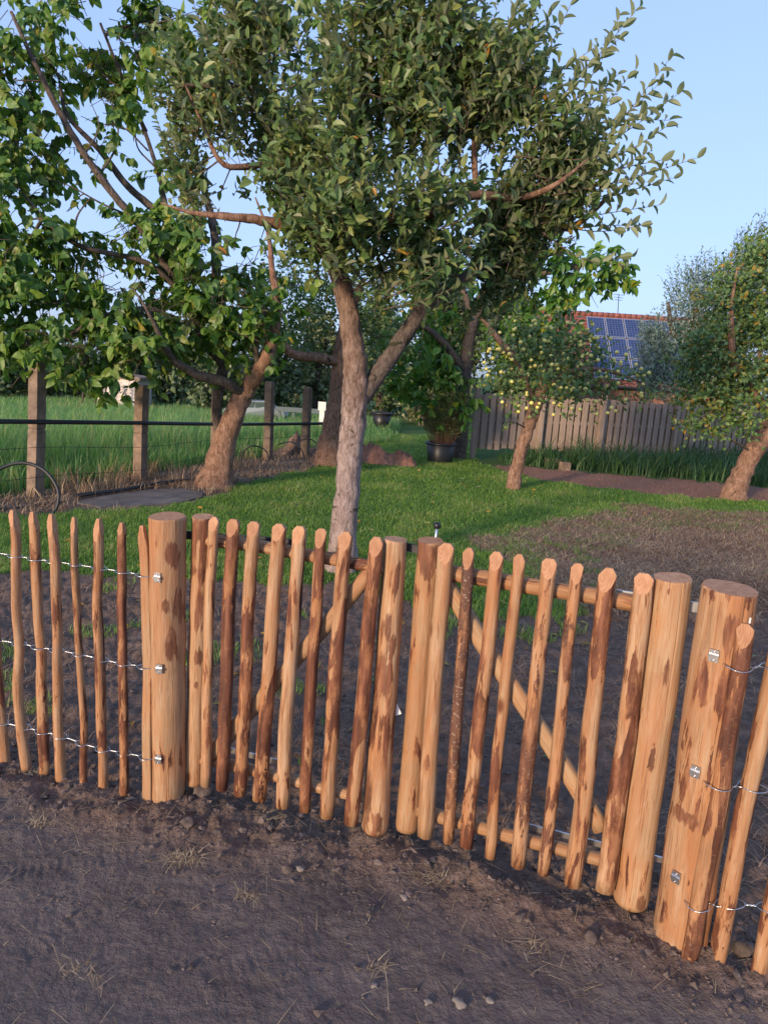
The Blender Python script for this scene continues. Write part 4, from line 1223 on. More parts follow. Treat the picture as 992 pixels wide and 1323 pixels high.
# --- the apple tree in the middle, right behind the gate
def main_tone(P, tone, D):
    for (x, y, r, dd, f) in [(755, 297, 26, -0.3, 0.5), (745, 290, 16, 0.0, 0.5), (530, 332, 16, -0.7, 0.5), (690, 195, 12, -0.5, 0.25), (350, 275, 12, -0.5, 0.3), (420, 300, 14, -0.4, 0.25)]:
        c = at(x, y, D + dd); rr = r * (D + dd) / F_PX
        k = (np.linalg.norm((P - c) * np.array([1, 0.5, 1]), axis=1) < rr) & (RS.rand(len(P)) < f)
        tone[k] = RS.uniform(0.94, 1.0, k.sum())
    return tone


main_limbs = [
    [(440, 742, 0, 42), (444, 690, 0, 33), (450, 610, 0, 31), (455, 555, 0, 32), (459, 515, 0, 34), (459, 480, 0, 31), (455, 440, 0.02, 28), (446, 385, 0.03, 25), (432, 335, 0.03, 24), (425, 300, 0, 20)],
    [(458, 545, 0.02, 18), (466, 515, 0.02, 24), (490, 482, 0.05, 23), (520, 437, 0.1, 21), (552, 392, 0.15, 19), (585, 368, 0.25, 16), (640, 340, 0.4, 16), (705, 320, 0.5, 10)],
    [(430, 325, 0, 22), (470, 300, -0.1, 20), (520, 280, -0.15, 18), (560, 272, -0.25, 15), (610, 252, -0.1, 12), (668, 256, 0.0, 9), (715, 240, -0.3, 7), (760, 205, -0.3, 2)],
    [(617, 254, 0.0, 9), (613, 215, 0.0, 8), (614, 178, 0.0, 7), (628, 164, 0.0, 6), (650, 164, 0.0, 5), (674, 148, 0.0, 3), (692, 110, -0.4, 2)],
    [(425, 320, 0, 20), (390, 300, -0.1, 16), (345, 286, -0.2, 13), (295, 280, -0.3, 10), (245, 274, -0.3, 5), (208, 262, -0.3, 2)],
    [(425, 305, 0, 18), (440, 240, 0.1, 15), (452, 180, 0.15, 13), (470, 140, 0.1, 10), (480, 80, 0.1, 6)],
    [(410, 308, 0, 12), (375, 250, 0.1, 10), (348, 215, 0, 9), (290, 213, -0.2, 7), (262, 160, -0.2, 4), (240, 110, -0.2, 2)],
    [(640, 340, 0.4, 13), (700, 300, 0.5, 10), (745, 290, 0.4, 8), (790, 250, 0.4, 5)],
]
main_clusters = [
    (300, 170, 78, 0.0), (345, 110, 85, 0.1), (400, 180, 92, -0.2), (420, 90, 92, 0.2), (350, 245, 70, -0.1), (290, 240, 52, 0.1), (450, 255, 78, -0.5), (500, 160, 95, -0.2), (520, 80, 95, 0.1),
    (560, 200, 90, -0.5), (590, 100, 88, 0.1), (620, 180, 85, 0.3), (660, 110, 78, 0.1), (700, 180, 72, 0.1), (660, 250, 80, 0.2), (735, 230, 66, 0.2), (610, 300, 80, 0.3), (690, 310, 64, 0.5), (385, 318, 34, -0.3), (470, 318, 40, -0.4), (425, 290, 44, -0.5), (340, 300, 30, -0.1), (545, 345, 34, -0.3), (500, 350, 26, -0.3), (720, 320, 34, 0.3), (240, 225, 40, 0.0), (265, 285, 36, 0.0), (305, 312, 34, -0.1), (230, 165, 42, 0.1), (225, 100, 36, 0.2, 0.7), (480, 345, 24, -0.2), (640, 380, 34, 0.5), (690, 350, 34, 0.6),
    (560, 290, 62, 0.0), (510, 320, 45, -0.5), (400, 300, 40, -0.3), (740, 280, 45, 0.1), (640, 350, 58, 0.5), (590, 345, 40, 0.0), (560, 40, 75, 0), (660, 50, 58, 0.1, 0.6), (470, 30, 80, 0.1), (330, 40, 75, 0.1), (255, 120, 50, 0.1, 0.7), (610, 330, 60, 0.8), (700, 270, 60, 0.8), (540, 330, 50, 0.6)]
apple, DM, CM, RM, WT = tree('apple_tree', 'large apple tree with a pale forked trunk right behind the gate', (440, 738), main_limbs, main_clusters, MAT_BARK_PINK, MAT_LEAF_APPLE, 'up', 1.15, (0.05, 0.095), 0.5, limb_bark=MAT_BARK_BROWN, dark_limb=1, gaps=-0.02, gap_scale=1.9,
                             singles=240, tonefn=main_tone, depth_k=1.35, sides=18, spacing=0.026, yellow=0.01, twig_len=(0.25, 0.7))


# long bare-stemmed shoots that stand out against the sky at the right and top, and a spray in front
def shoots(root, L, D, mat, leafmat, leaf=(0.07, 0.115), gap=0.038):
    tw = Acc(); P_, D_, N_ = [], [], []
    for (x0, y0, x1, y1, dd) in L:
        s = at(x0, y0, D + dd * 0.5); e = at(x1, y1, D + dd)
        mid = (s + e) / 2 + RS.randn(3) * 0.035 + np.array([0, 0, -0.02])
        q = spline([s, mid, e], 8)
        tw.tube(q, np.linspace(0.0055, 0.0015, len(q)), 5, False)
        l = np.linalg.norm(e - s); m = int(l * 0.85 / gap)
        tt = np.linspace(0.15, 1.0, m)
        pos = np.stack([np.interp(tt, np.linspace(0, 1, len(q)), q[:, j]) for j in range(3)], -1)
        ax = unit(e - s); b0 = unit(np.cross(ax, np.array([0.2, 1, 0.1]))); b1 = np.cross(ax, b0)
        an = np.arange(m) * 2.4 + RS.rand() * 6
        rad = np.cos(an)[:, None] * b0 + np.sin(an)[:, None] * b1
        P_.append(pos); D_.append(unit(rad * 0.75 + ax * 0.6 + RS.randn(m, 3) * 0.12)); N_.append(unit(ax * 0.7 - rad * 0.4 + np.array([0, 0, 0.3]) + RS.randn(m, 3) * 0.25))
    P_ = np.concatenate(P_); D_ = np.concatenate(D_); N_ = np.concatenate(N_); n = len(P_)
    L_ = RS.uniform(leaf[0], leaf[1], n); W_ = L_ * RS.uniform(0.40, 0.54, n); tone = np.clip(RS.normal(0.5, 0.2, n), 0, 0.9)
    tone[RS.rand(n) < 0.02] = 0.95
    tw.build('shoots', mat, root, kind='stuff')
    return P_, D_, N_, L_, W_, tone


SH = [(690, 270, 900, 204, 0.1), (700, 250, 868, 72, 0.0), (680, 220, 880, 118, 0.3), (690, 290, 850, 265, 0.1), (720, 230, 866, 160, -0.2), (670, 180, 826, 8, 0.1), (660, 160, 800, 50, -0.1),
      (650, 150, 745, -10, 0.1), (640, 140, 770, 60, 0.3), (700, 300, 815, 330, 0.1), (710, 290, 835, 290, 0.2), (690, 200, 820, 90, 0.2), (600, 110, 690, -20, 0), (560, 100, 640, -30, 0), (620, 120, 715, 30, 0.2),
      (720, 250, 840, 195, 0.4), (730, 270, 870, 230, 0.3), (690, 240, 835, 140, -0.3), (520, 60, 590, -40, 0), (470, 50, 520, -40, -0.2), (420, 50, 450, -40, 0), (260, 150, 205, 30, 0.1), (270, 170, 195, 120, 0), (300, 110, 245, -10, 0.1),
      (280, 200, 215, 210, 0), (340, 70, 300, -30, 0), (505, 372, 632, 284, -0.9), (500, 385, 590, 330, -0.9), (495, 400, 625, 345, -0.8), (270, 240, 218, 175, -0.1), (560, 300, 640, 250, -0.9), (710, 210, 860, 100, 0.15), (705, 180, 800, 20, 0.2)]
for k in range(16):
    x0 = RS.uniform(650, 730); y0 = RS.uniform(170, 300); a_ = RS.uniform(-0.15, 1.25); l_ = RS.uniform(90, 165)
    SH.append((x0, y0, x0 + l_ * math.cos(a_), y0 - l_ * math.sin(a_), RS.uniform(-0.3, 0.5)))
P_, D_, N_, L_, W_, tone = shoots(apple, SH, DM, MAT_TWIG, MAT_LEAF_APPLE)
w_ = (P_ - CAM) @ _f; sx = 496 + F_PX * ((P_ - CAM) @ CX) / w_
pick = np.argsort(-np.where((sx > 690) | (w_ < DM - 0.6), 1, 0) + RS.rand(len(P_)) * 0.5)[:60]
# the outermost shoots show their leaves one by one
single_leaves(apple, MAT_LEAF_APPLE, P_[pick], D_[pick], N_[pick], L_[pick], W_[pick], tone[pick])
m_ = np.ones(len(P_), bool); m_[pick] = False
o_ = np.array(wparent(apple))
link('shoot_leaves', leaves_mesh('shoot_leaves', P_[m_] - o_, D_[m_], N_[m_], L_[m_], W_[m_], tone[m_], MAT_LEAF_APPLE), apple, Matrix.Translation(Vector(o_)), 'stuff')

# --- the big broad-leaved tree at the left
left_limbs = [
    [(278, 632, 0, 54), (283, 604, 0, 38), (293, 562, 0, 29), (306, 527, 0, 26), (319, 502, 0, 24), (336, 478, -0.1, 20), (350, 448, -0.2, 16), (358, 400, -0.2, 11), (352, 350, -0.2, 8), (346, 300, -0.2, 5), (330, 255, -0.2, 2)],
    [(286, 585, 0.08, 14), (281, 545, 0.18, 15), (282, 510, 0.2, 17), (288, 475, 0.2, 18), (286, 430, 0.2, 21), (280, 370, 0.2, 16), (277, 300, 0.2, 13), (262, 240, 0.3, 10), (235, 150, 0.3, 6)],
    [(315, 508, 0, 18), (290, 494, -0.3, 17), (255, 484, -0.6, 16), (222, 462, -0.9, 13), (205, 430, -1.1, 8), (190, 400, -1.2, 5), (172, 372, -1.2, 2)],
    [(290, 470, 0.1, 18), (265, 440, 0.1, 17), (240, 385, 0.1, 15), (215, 345, 0.0, 13), (180, 290, -0.1, 12), (150, 255, -0.2, 12), (110, 200, -0.3, 11), (75, 140, -0.4, 10), (40, 70, -0.5, 7), (15, 15, -0.5, 5)],
    [(205, 275, 0.2, 13), (165, 240, 0.2, 11), (130, 195, 0.2, 9), (88, 150, 0.2, 7), (78, 110, 0.2, 5)],
    [(240, 385, 0.1, 10), (190, 340, -0.2, 9), (110, 320, -0.5, 8), (70, 295, -0.6, 6), (30, 250, -0.6, 4)],
    [(260, 440, 0.1, 9), (200, 400, -0.4, 8), (130, 410, -0.8, 7), (80, 440, -1.0, 5), (40, 450, -1.0, 3)],
    [(222, 300, 0.2, 7), (205, 225, 0.3, 7), (180, 150, 0.3, 6), (150, 80, 0.3, 5), (130, 30, 0.3, 4)],
    [(190, 170, 0.3, 4), (165, 120, 0.2, 3), (140, 105, 0.2, 2)], [(192, 195, 0.3, 3), (160, 165, 0.2, 2.5), (128, 160, 0.2, 1.5), (105, 150, 0.2, 1)],
    [(200, 215, 0.3, 3), (178, 190, 0.4, 2.5), (175, 155, 0.4, 1.5)], [(130, 225, -0.2, 4), (150, 190, -0.1, 3), (152, 150, 0, 2), (140, 128, 0, 1)], [(110, 200, -0.3, 3), (128, 165, -0.2, 2), (118, 132, -0.2, 1)],
    [(95, 315, -0.5, 4), (100, 280, -0.4, 3), (118, 255, -0.4, 2)], [(170, 280, -0.1, 4), (130, 262, -0.2, 3), (90, 240, -0.3, 2), (60, 232, -0.3, 1)],
    [(336, 478, -0.1, 10), (330, 440, -0.3, 9), (345, 400, -0.3, 6)],
]
left_clusters = [(60, 40, 80, 0.2), (150, 30, 75, 0.3), (20, 110, 55, -0.3), (110, 95, 62, 0.0), (190, 60, 60, 0.4), (230, 20, 60, 0.6), (40, 180, 45, -0.3), (135, 130, 40, 0.0), (75, 205, 30, 0, 0.6), (20, 245, 38, -0.5), (-40, 150, 70, -0.3), (-50, 320, 70, -0.5),
                 (30, 330, 42, -0.6), (75, 310, 28, -0.5, 0.7), (15, 385, 45, -0.8), (75, 390, 52, -0.7), (120, 345, 42, -0.4), (95, 440, 52, -1.0), (150, 425, 50, -0.8), (178, 452, 34, -1.1), (40, 440, 38, -1.0), (20, 490, 26, -1.0), (50, 500, 20, -1.0, 0.7),
                 (180, 365, 60, -0.3), (215, 315, 50, 0.0), (165, 300, 36, 0.0), (245, 345, 55, -0.2), (200, 400, 48, -0.6), (275, 320, 52, 0.1), (300, 380, 46, -0.2), (255, 410, 42, -0.5), (320, 340, 40, 0.0), (335, 420, 34, -0.4), (255, 260, 34, 0.2),
                 (215, 230, 26, 0.2, 0.6), (145, 190, 24, 0.1, 0.6), (300, 430, 30, 0.0), (118, 455, 28, -1.1), (370, 360, 28, 0.0), (350, 20, 80, 0.9), (430, 60, 60, 0.9), (290, 70, 60, 0.7), (430, 130, 36, 0.9), (90, 270, 18, 0, 0.5), (10, 300, 30, -0.4), (-30, 420, 50, -0.9)]
tree('broad_leaved_tree', 'tall broad-leaved tree with a thick leaning reddish trunk at the left', (280, 628), left_limbs, left_clusters, MAT_BARK_BROWN, MAT_LEAF_BIG, 'droop', 1.3, (0.065, 0.155), 0.68, gaps=0.03, gap_scale=1.45, tmpl=HEART_V, gap_low=3.25, limb_bark=MAT_BARK_GREY, limb_k=0.8,
     singles=300, depth_k=1.6, sides=16, yellow=0.025, twig_len=(0.25, 0.6), twig_r=0.005)

# bare twigs in the sky gap at the left belong to the same crown: see its limbs

# --- apple tree behind the fork
tree('apple_tree', 'brown trunked apple tree standing behind the forked one, low limb reaching left', (425, 600),
     [[(424, 604, 0, 46), (428, 570, 0, 30), (434, 530, 0, 25), (439, 490, 0, 23), (440, 455, 0, 20), (450, 410, 0, 14), (470, 360, 0.1, 8)],
      [(440, 468, 0, 14), (410, 462, -0.3, 13), (380, 458, -0.5, 12), (362, 440, -0.6, 10), (345, 405, -0.7, 8), (330, 385, -0.7, 4), (318, 355, -0.7, 2)]],
     [(365, 365, 42, -0.2), (395, 400, 42, 0.2), (350, 420, 36, -0.3), (400, 440, 34, 0.3), (480, 390, 50, 0.2), (500, 430, 44, 0.2), (465, 350, 46, 0.2), (330, 395, 32, -0.4), (520, 375, 40, 0.3), (420, 370, 40, 0.4), (490, 465, 26, 0.2)],
     MAT_BARK_BROWN, MAT_LEAF_SMALL, 'ball', 2.6, (0.065, 0.10), 0.58, 'apple trees on the lawn', depth_k=1.3, yellow=0.05, low=True, spacing=0.05, twig_len=(0.2, 0.5))

# --- broad-leaved tree beyond the fork, branches hanging over the potted plant
tree('broad_leaved_tree', 'bright green broad-leaved tree hanging over the potted plant', (590, 588),
     [[(592, 590, 0, 20), (596, 540, 0, 18), (600, 480, 0, 18), (610, 420, 0, 16), (640, 360, 0, 12), (700, 320, 0, 8)],
      [(600, 480, 0, 12), (570, 440, -0.4, 10), (540, 420, -0.6, 7), (515, 430, -0.7, 4)],
      [(640, 360, 0, 9), (720, 350, -0.1, 7), (780, 335, -0.1, 5), (805, 345, -0.1, 3)],
      [(610, 420, 0, 9), (600, 380, 0.3, 8), (570, 340, 0.3, 5)]],
     [(520, 430, 32, -0.7), (555, 425, 42, -0.5), (600, 430, 46, -0.2), (545, 470, 42, -0.6), (600, 475, 40, -0.4), (575, 505, 32, -0.8), (600, 510, 26, -0.7), (625, 465, 34, -0.2), (590, 385, 50, 0.2), (650, 365, 52, 0.1), (700, 345, 46, 0), (745, 350, 36, 0),
      (775, 350, 34, -0.1), (800, 340, 24, -0.1), (765, 385, 30, -0.1), (800, 362, 20, -0.1), (690, 395, 44, 0.2), (640, 405, 44, 0), (740, 400, 26, 0.2), (530, 490, 24, -0.7), (725, 320, 34, 0.2), (560, 390, 40, 0.3)],
     MAT_BARK_GREY, MAT_LEAF_BRIGHT, 'droop', 0.95, (0.11, 0.22), 0.5, 'broad-leaved trees', gaps=-0.12, gap_scale=1.2, depth_k=1.3, yellow=0.05, D=13.6, twig_len=(0.25, 0.55), singles=120)

# --- the small apple tree laden with yellow apples
st, DS, CS, RSS, WS = tree('apple_tree', 'small apple tree laden with yellow apples in front of the plank fence', (663, 632),
     [[(661, 634, 0, 19), (668, 600, 0, 16), (678, 565, 0, 16), (688, 535, 0, 17), (698, 508, 0, 16), (706, 480, 0, 12), (716, 450, 0, 8)],
      [(690, 525, 0, 10), (668, 470, -0.1, 9), (645, 440, -0.1, 8), (626, 416, -0.1, 5), (606, 398, -0.1, 2)],
      [(700, 505, 0, 9), (735, 480, -0.2, 7), (780, 478, -0.3, 5), (830, 495, -0.4, 3)]],
     [(660, 460, 34, 0), (690, 450, 40, 0.1), (725, 455, 38, 0), (700, 490, 40, -0.3), (655, 490, 30, -0.2), (745, 490, 36, -0.2), (785, 490, 26, -0.2, 0.7), (740, 515, 28, -0.4, 0.8), (780, 512, 22, -0.4, 0.7), (812, 502, 20, -0.4, 0.6), (640, 470, 22, 0), (665, 515, 18, -0.4, 0.7), (655, 545, 9, -0.5), (760, 446, 26, 0.2), (735, 440, 34, 0.2), (765, 470, 26, 0.1), (835, 512, 12, -0.5, 0.6), (825, 485, 14, -0.4, 0.6), (800, 478, 24, -0.3, 0.6), (772, 455, 24, 0.1, 0.7), (845, 500, 12, -0.5, 0.6), (720, 425, 26, 0.2), (680, 430, 24, 0.2)],
     MAT_BARK_BROWN, MAT_LEAF_SMALL, 'ball', 1.5, (0.06, 0.095), 0.56, 'apple trees on the lawn', depth_k=1.2, yellow=0.04, low=True, spacing=0.045, twig_len=(0.2, 0.5))
am = np_mesh('apple', ICO1_V * np.array([1, 1, 0.9]), ICO1_T, MAT_APPLE, None, True)
wsum = WS / WS.sum()
for k in range(190):
    c = RS.choice(len(CS), p=wsum)
    v = unit(RS.randn(3)); v[1] = -abs(v[1])
    p = CS[c] + v * RSS[c] * RS.uniform(0.9, 1.2) + np.array([0, 0, -0.03])
    o = bpy.data.objects.new('apple', am); COL.objects.link(o); o.parent = st
    s = RS.uniform(0.025, 0.035)
    o.matrix_basis = Matrix.Translation(Vector(p) - wparent(st)) @ Matrix.Diagonal((s, s, s, 1))

# --- apple tree leaning out at the right
tree('apple_tree', 'apple tree with a trunk leaning right at the right side of the picture', (952, 645),
     [[(944, 650, 0, 34), (955, 618, 0, 25), (972, 585, 0, 24), (992, 555, 0, 25), (1010, 528, 0, 28), (1024, 490, 0, 20), (1030, 430, 0, 14), (1030, 360, 0, 8)],
      [(1005, 530, 0, 18), (985, 525, -0.1, 14), (968, 500, -0.2, 13), (948, 470, -0.3, 11), (944, 430, -0.4, 8), (945, 390, -0.4, 5), (952, 345, -0.4, 2)],
      [(962, 505, -0.2, 6), (975, 470, -0.3, 5), (990, 440, -0.3, 4)]],
     [(960, 360, 40, -0.1), (930, 395, 36, -0.2), (985, 400, 46, 0.1), (905, 440, 32, -0.3), (950, 440, 48, 0.0), (990, 470, 48, 0.1), (915, 480, 40, -0.2), (960, 500, 40, -0.3), (895, 505, 28, -0.3), (930, 525, 30, -0.4), (895, 545, 20, -0.5), (925, 560, 16, -0.5, 0.7), (965, 545, 24, -0.5), (1000, 330, 42, 0.2), (1040, 400, 60, 0.1), (1050, 480, 60, 0.1), (975, 325, 26, 0, 0.7), (885, 465, 20, -0.3)],
     MAT_BARK_BROWN, MAT_LEAF_SMALL, 'ball', 3.2, (0.06, 0.10), 0.6, 'apple trees on the lawn', depth_k=1.3, yellow=0.10, low=True, spacing=0.04, twig_len=(0.2, 0.5), sides=14)

# --- willow beyond the plank fence
tree('willow_tree', 'grey-blue willow rising behind the plank fence at the right', (905, 560),
     [[(900, 560, 0, 16), (902, 500, 0, 15), (898, 440, 0, 12), (900, 380, 0, 7)], [(900, 470, 0, 9), (870, 430, 0, 7), (862, 390, 0, 4)], [(900, 440, 0, 9), (945, 390, 0.3, 7), (985, 330, 0.3, 4)]],
     [(900, 400, 50, 0), (870, 440, 44, 0), (915, 360, 34, 0.2), (885, 370, 30, 0), (930, 420, 60, 0), (880, 490, 48, 0), (855, 470, 34, -0.2), (850, 430, 24, 0), (842, 455, 26, -0.2), (845, 490, 30, -0.2), (838, 432, 18, -0.2), (832, 470, 18, -0.2, 0.7), (960, 360, 50, 0.5), (1000, 330, 50, 0.8), (930, 480, 60, 0.5), (990, 420, 70, 0.8), (860, 405, 20, 0, 0.6), (970, 320, 30, 0.8), (1050, 330, 70, 0.8), (835, 500, 20, 0)],
     MAT_BARK_GREY, MAT_LEAF_WILLOW, 'up', 4.5, (0.09, 0.16), 0.30, None, depth_k=1.3, yellow=0.0, low=True, spacing=0.065, twig_len=(0.4, 1.0), D=20.0, twig_r=0.006)


# --- trees and bushes far behind the garden
def far_tree(name, label, px, D, top, wpx, mat, style='ball', leaf=(0.15, 0.26), dens=1.0, trunk=10, low_=0.04, cat='tree'):
    b = at(px, 560, D)
    base_y = 479 + (px - 496) * 0.0629 + F_PX * CAM_H / D        # foot of the tree in the picture
    hgt = base_y - top
    cl = []
    m = max(7, int(hgt * wpx / 900))
    for k in range(m):
        t = (k + 0.5) / m
        y = base_y - hgt * (low_ + (0.93 - low_) * t)
        half = wpx * 0.5 * (1 - 0.45 * abs(2 * t - 0.8) ** 1.5)
        r = wpx * RS.uniform(0.17, 0.26)
        cl.append((px + RS.uniform(-1, 1) * max(half - r, 2), y, r, RS.uniform(-1, 1) * D * wpx / F_PX * 0.3))
    limbs = [[(px, base_y + 2, 0, trunk), (px + RS.uniform(-5, 5), base_y - hgt * 0.35, 0, trunk * 0.8), (px + RS.uniform(-9, 9), base_y - hgt * 0.75, 0, trunk * 0.35)]]
    tree(name, label, (px, 560), limbs, cl, MAT_BARK_GREY, mat, style, dens * 2.6, leaf, 0.6, 'trees and bushes far behind the garden', low=True, D=D, spacing=0.09, twig_len=(0.5, 1.2), twig_r=0.008, sides=7, yellow=0.0, connect=False)


far_tree('hedge_tree', 'dark green bush far behind the leftmost concrete post', 40, 24, 452, 150, MAT_LEAF_OLIVE)
far_tree('hedge_tree', 'low olive bush left of the whitewashed building', 100, 23, 452, 105, MAT_LEAF_DARK)
far_tree('hedge_tree', 'broad dark bush beyond the field at the far left edge', -20, 21, 448, 130, MAT_LEAF_DARK)
far_tree('hedge_tree', 'dark bush rising right behind the whitewashed building', 165, 24, 440, 110, MAT_LEAF_DARK)
far_tree('hedge_tree', 'dark bushy tree right of the whitewashed building', 215, 26, 432, 120, MAT_LEAF_OLIVE)
far_tree('hedge_tree', 'dense dark tree far behind the thick reddish trunk', 268, 22, 420, 110, MAT_LEAF_DARK)
far_tree('hedge_tree', 'dark tree far behind the two right concrete posts', 345, 25, 415, 120, MAT_LEAF_DARK)
far_tree('hedge_tree', 'olive tree far behind the white sign post', 408, 27, 400, 110, MAT_LEAF_OLIVE)
far_tree('hedge_tree', 'dark tree far behind the black fire bowl', 490, 26, 385, 120, MAT_LEAF_DARK)
far_tree('hedge_tree', 'grey-leaved bush beyond the lawn left of the potted plant', 545, 22, 470, 80, MAT_LEAF_OLIVE)
far_tree('hedge_tree', 'tall dark tree far behind the potted plant', 580, 28, 360, 150, MAT_LEAF_DARK)
far_tree('hedge_tree', 'dark tree far behind the left end of the plank fence', 668, 29, 372, 130, MAT_LEAF_DARK)
far_tree('hedge_tree', 'dark bush beside the house, behind the laden apple tree', 722, 27, 436, 70, MAT_LEAF_DARK)
far_tree('hedge_tree', 'dark tree beyond the field at the left edge of the picture', -60, 26, 440, 150, MAT_LEAF_OLIVE)
far_tree('hedge_tree', 'dark tree past the right edge of the plank fence', 1090, 30, 380, 190, MAT_LEAF_DARK)


# ------------------------------------------------------------------ plank fence at the back of the lawn
def plank_fence():
    A = ground(607, 592); B = ground(957, 601)
    t = B - A; t[2] = 0; t /= np.linalg.norm(t); n = np.array([t[1], -t[0], 0.0])
    root = thing('plank_fence', A * np.array([1, 1, 0]), 'weathered grey fence of upright planks at the back of the lawn', 'fence')
    top = 1.32
    total = 8.9

    def P(s, z, off=0.0):
        return A * np.array([1, 1, 0]) + t * s + n * off + np.array([0, 0, z])
    posts = []
    for px in (607, 690, 767, 862, 957, 1050, 1150):
        y_ = 592 + (px - 607) * 0.0257
        p_ = ground(px, y_); posts.append(float((p_ - A) @ t))
    for s in posts:
        a_ = Acc(); a_.box(P(s, -0.05, 0.10), P(s, top + RS.uniform(0.02, 0.09), 0.10 + RS.uniform(-0.02, 0.02)), 0.085, 0.085, tuple(t))
        a_.build('post', MAT_PLANK, root, smooth=False)
    for z in (0.34, 0.78, 1.20):
        a_ = Acc(); a_.box(P(-0.05, z), P(total, z), 0.035, 0.06)
        a_.build('rail', MAT_PLANK, root, smooth=False)
    w = 0.115; k = 0; s = 0.06
    while s < total:
        front = k % 2 == 0
        off = 0.03 if front else -0.028
        dz = RS.uniform(-0.02, 0.02)
        lean = RS.uniform(-0.008, 0.008)
        a_ = Acc()
        h0, h1 = 0.20 + RS.uniform(-0.02, 0.03), top - 0.03 + dz
        # a plank with a dog-eared top
        c = P(s, h0, off); hw = w / 2 * RS.uniform(0.9, 1.05); th = 0.011
        prof = [(-hw, 0), (hw, 0), (hw + lean, h1 - h0 - 0.025), (hw - 0.025 + lean, h1 - h0), (-hw + 0.025 + lean, h1 - h0), (-hw + lean, h1 - h0 - 0.025)]
        V = [c + t * x + np.array([0, 0, z]) + n * o for o in (th, -th) for x, z in prof]
        m = len(prof); T = []
        for i in range(1, m - 1): T += [(0, i, i + 1), (m, m + i + 1, m + i)]
        for i in range(m): j = (i + 1) % m; T += [(i, i + m, j), (j, i + m, j + m)]
        a_.add(V, T)
        V0 = np.concatenate(a_.V)
        me = np_mesh('plank', V0 - c, np.concatenate(a_.T), MAT_PLANK, None, False)
        link('plank', me, root, Matrix.Translation(Vector(c)))
        s += w * 0.70; k += 1
    return root


plank_fence()
# two concrete blocks at its foot
for px, py, w_, lb in [(713, 603, 0.30, 'long low concrete block at the foot of the plank fence'), (729, 608, 0.16, 'short concrete block beside the long one')]:
    p = ground(px, py); a = Acc(); a.box(p + np.array([-w_ / 2, 0, 0.07]), p + np.array([w_ / 2, 0.05, 0.07]), 0.14, 0.17)
    a.build_thing('concrete_block', MAT_CONC, lb, 'block', None, False)

# ------------------------------------------------------------------ potted plant
tb = ground(568, 597)
pot = thing('potted_plant', tb * np.array([1, 1, 0]), 'round black tub holding a bushy bamboo-like plant on the lawn', 'potted plant')
a = Acc()
R_ = 0.5 * 39 * 13.0 / F_PX
prof = [(0.0, 0.0), (R_ * 0.80, 0.0), (R_ * 0.82, 0.02), (R_ * 0.99, 0.36), (R_ * 0.93, 0.37), (R_ * 0.9, 0.30), (0.0, 0.29)]


def lathe(acc, c, prof, n=28):
    V = []; T = []
    for r, z in prof:
        for j in range(n):
            an = 2 * math.pi * j / n; V.append((c[0] + r * math.cos(an), c[1] + r * math.sin(an), c[2] + z))
    for i in range(len(prof) - 1):
        for j in range(n):
            k = (j + 1) % n
            T += [(i * n + j, i * n + k, i * n + n + k), (i * n + j, i * n + n + k, i * n + n + j)]
    acc.add(V, T)


z0 = np.array([tb[0], tb[1], 0.0])
lathe(a, z0, prof); a.build('tub', MAT_BLACK, pot)
a = Acc(); lathe(a, z0, [(R_ * 0.97, 0.325), (R_ * 1.05, 0.33), (R_ * 1.06, 0.365), (R_ * 0.98, 0.375), (R_ * 0.93, 0.37)]); a.build('rim', MAT_BLACK, pot)
a = Acc(); tips = []
for k in range(130):
    an = RS.rand() * 6.28; r = R_ * 0.7 * math.sqrt(RS.rand())
    p0 = z0 + np.array([r * math.cos(an), r * math.sin(an), 0.29])
    spread = RS.uniform(0.2, 1.0)
    e = z0 + np.array([math.cos(an) * (r * 1.9 + 0.12 * spread), math.sin(an) * (r * 1.9 + 0.12 * spread), 0.30 + RS.uniform(0.45, 1.0)])
    q = spline([p0, (p0 + e) / 2 + np.array([0, 0, 0.05]) + RS.randn(3) * 0.02, e], 4)
    a.tube(q, np.linspace(0.005, 0.002, len(q)), 4, False)
    tips.append(q)
a.build('stems', MAT_STEM, pot, 'stuff')
Pl, Dl = [], []
for q in tips:
    for k in range(60):
        i = RS.randint(3, len(q)); Pl.append(q[i] + RS.randn(3) * 0.02); v = RS.randn(3); v[2] = abs(v[2]) * 0.6; Dl.append(v)
Pl = np.array(Pl); Dl = np.array(Dl); n = len(Pl)
o_ = np.array(wparent(pot))
link('foliage', leaves_mesh('foliage', Pl - o_, unit(Dl), unit(RS.randn(n, 3) + np.array([0, 0, .5])), RS.uniform(0.05, 0.11, n), RS.uniform(0.008, 0.016, n), RS.rand(n), MAT_BAMBOO, True), pot, Matrix.Translation(Vector(o_)), 'stuff')

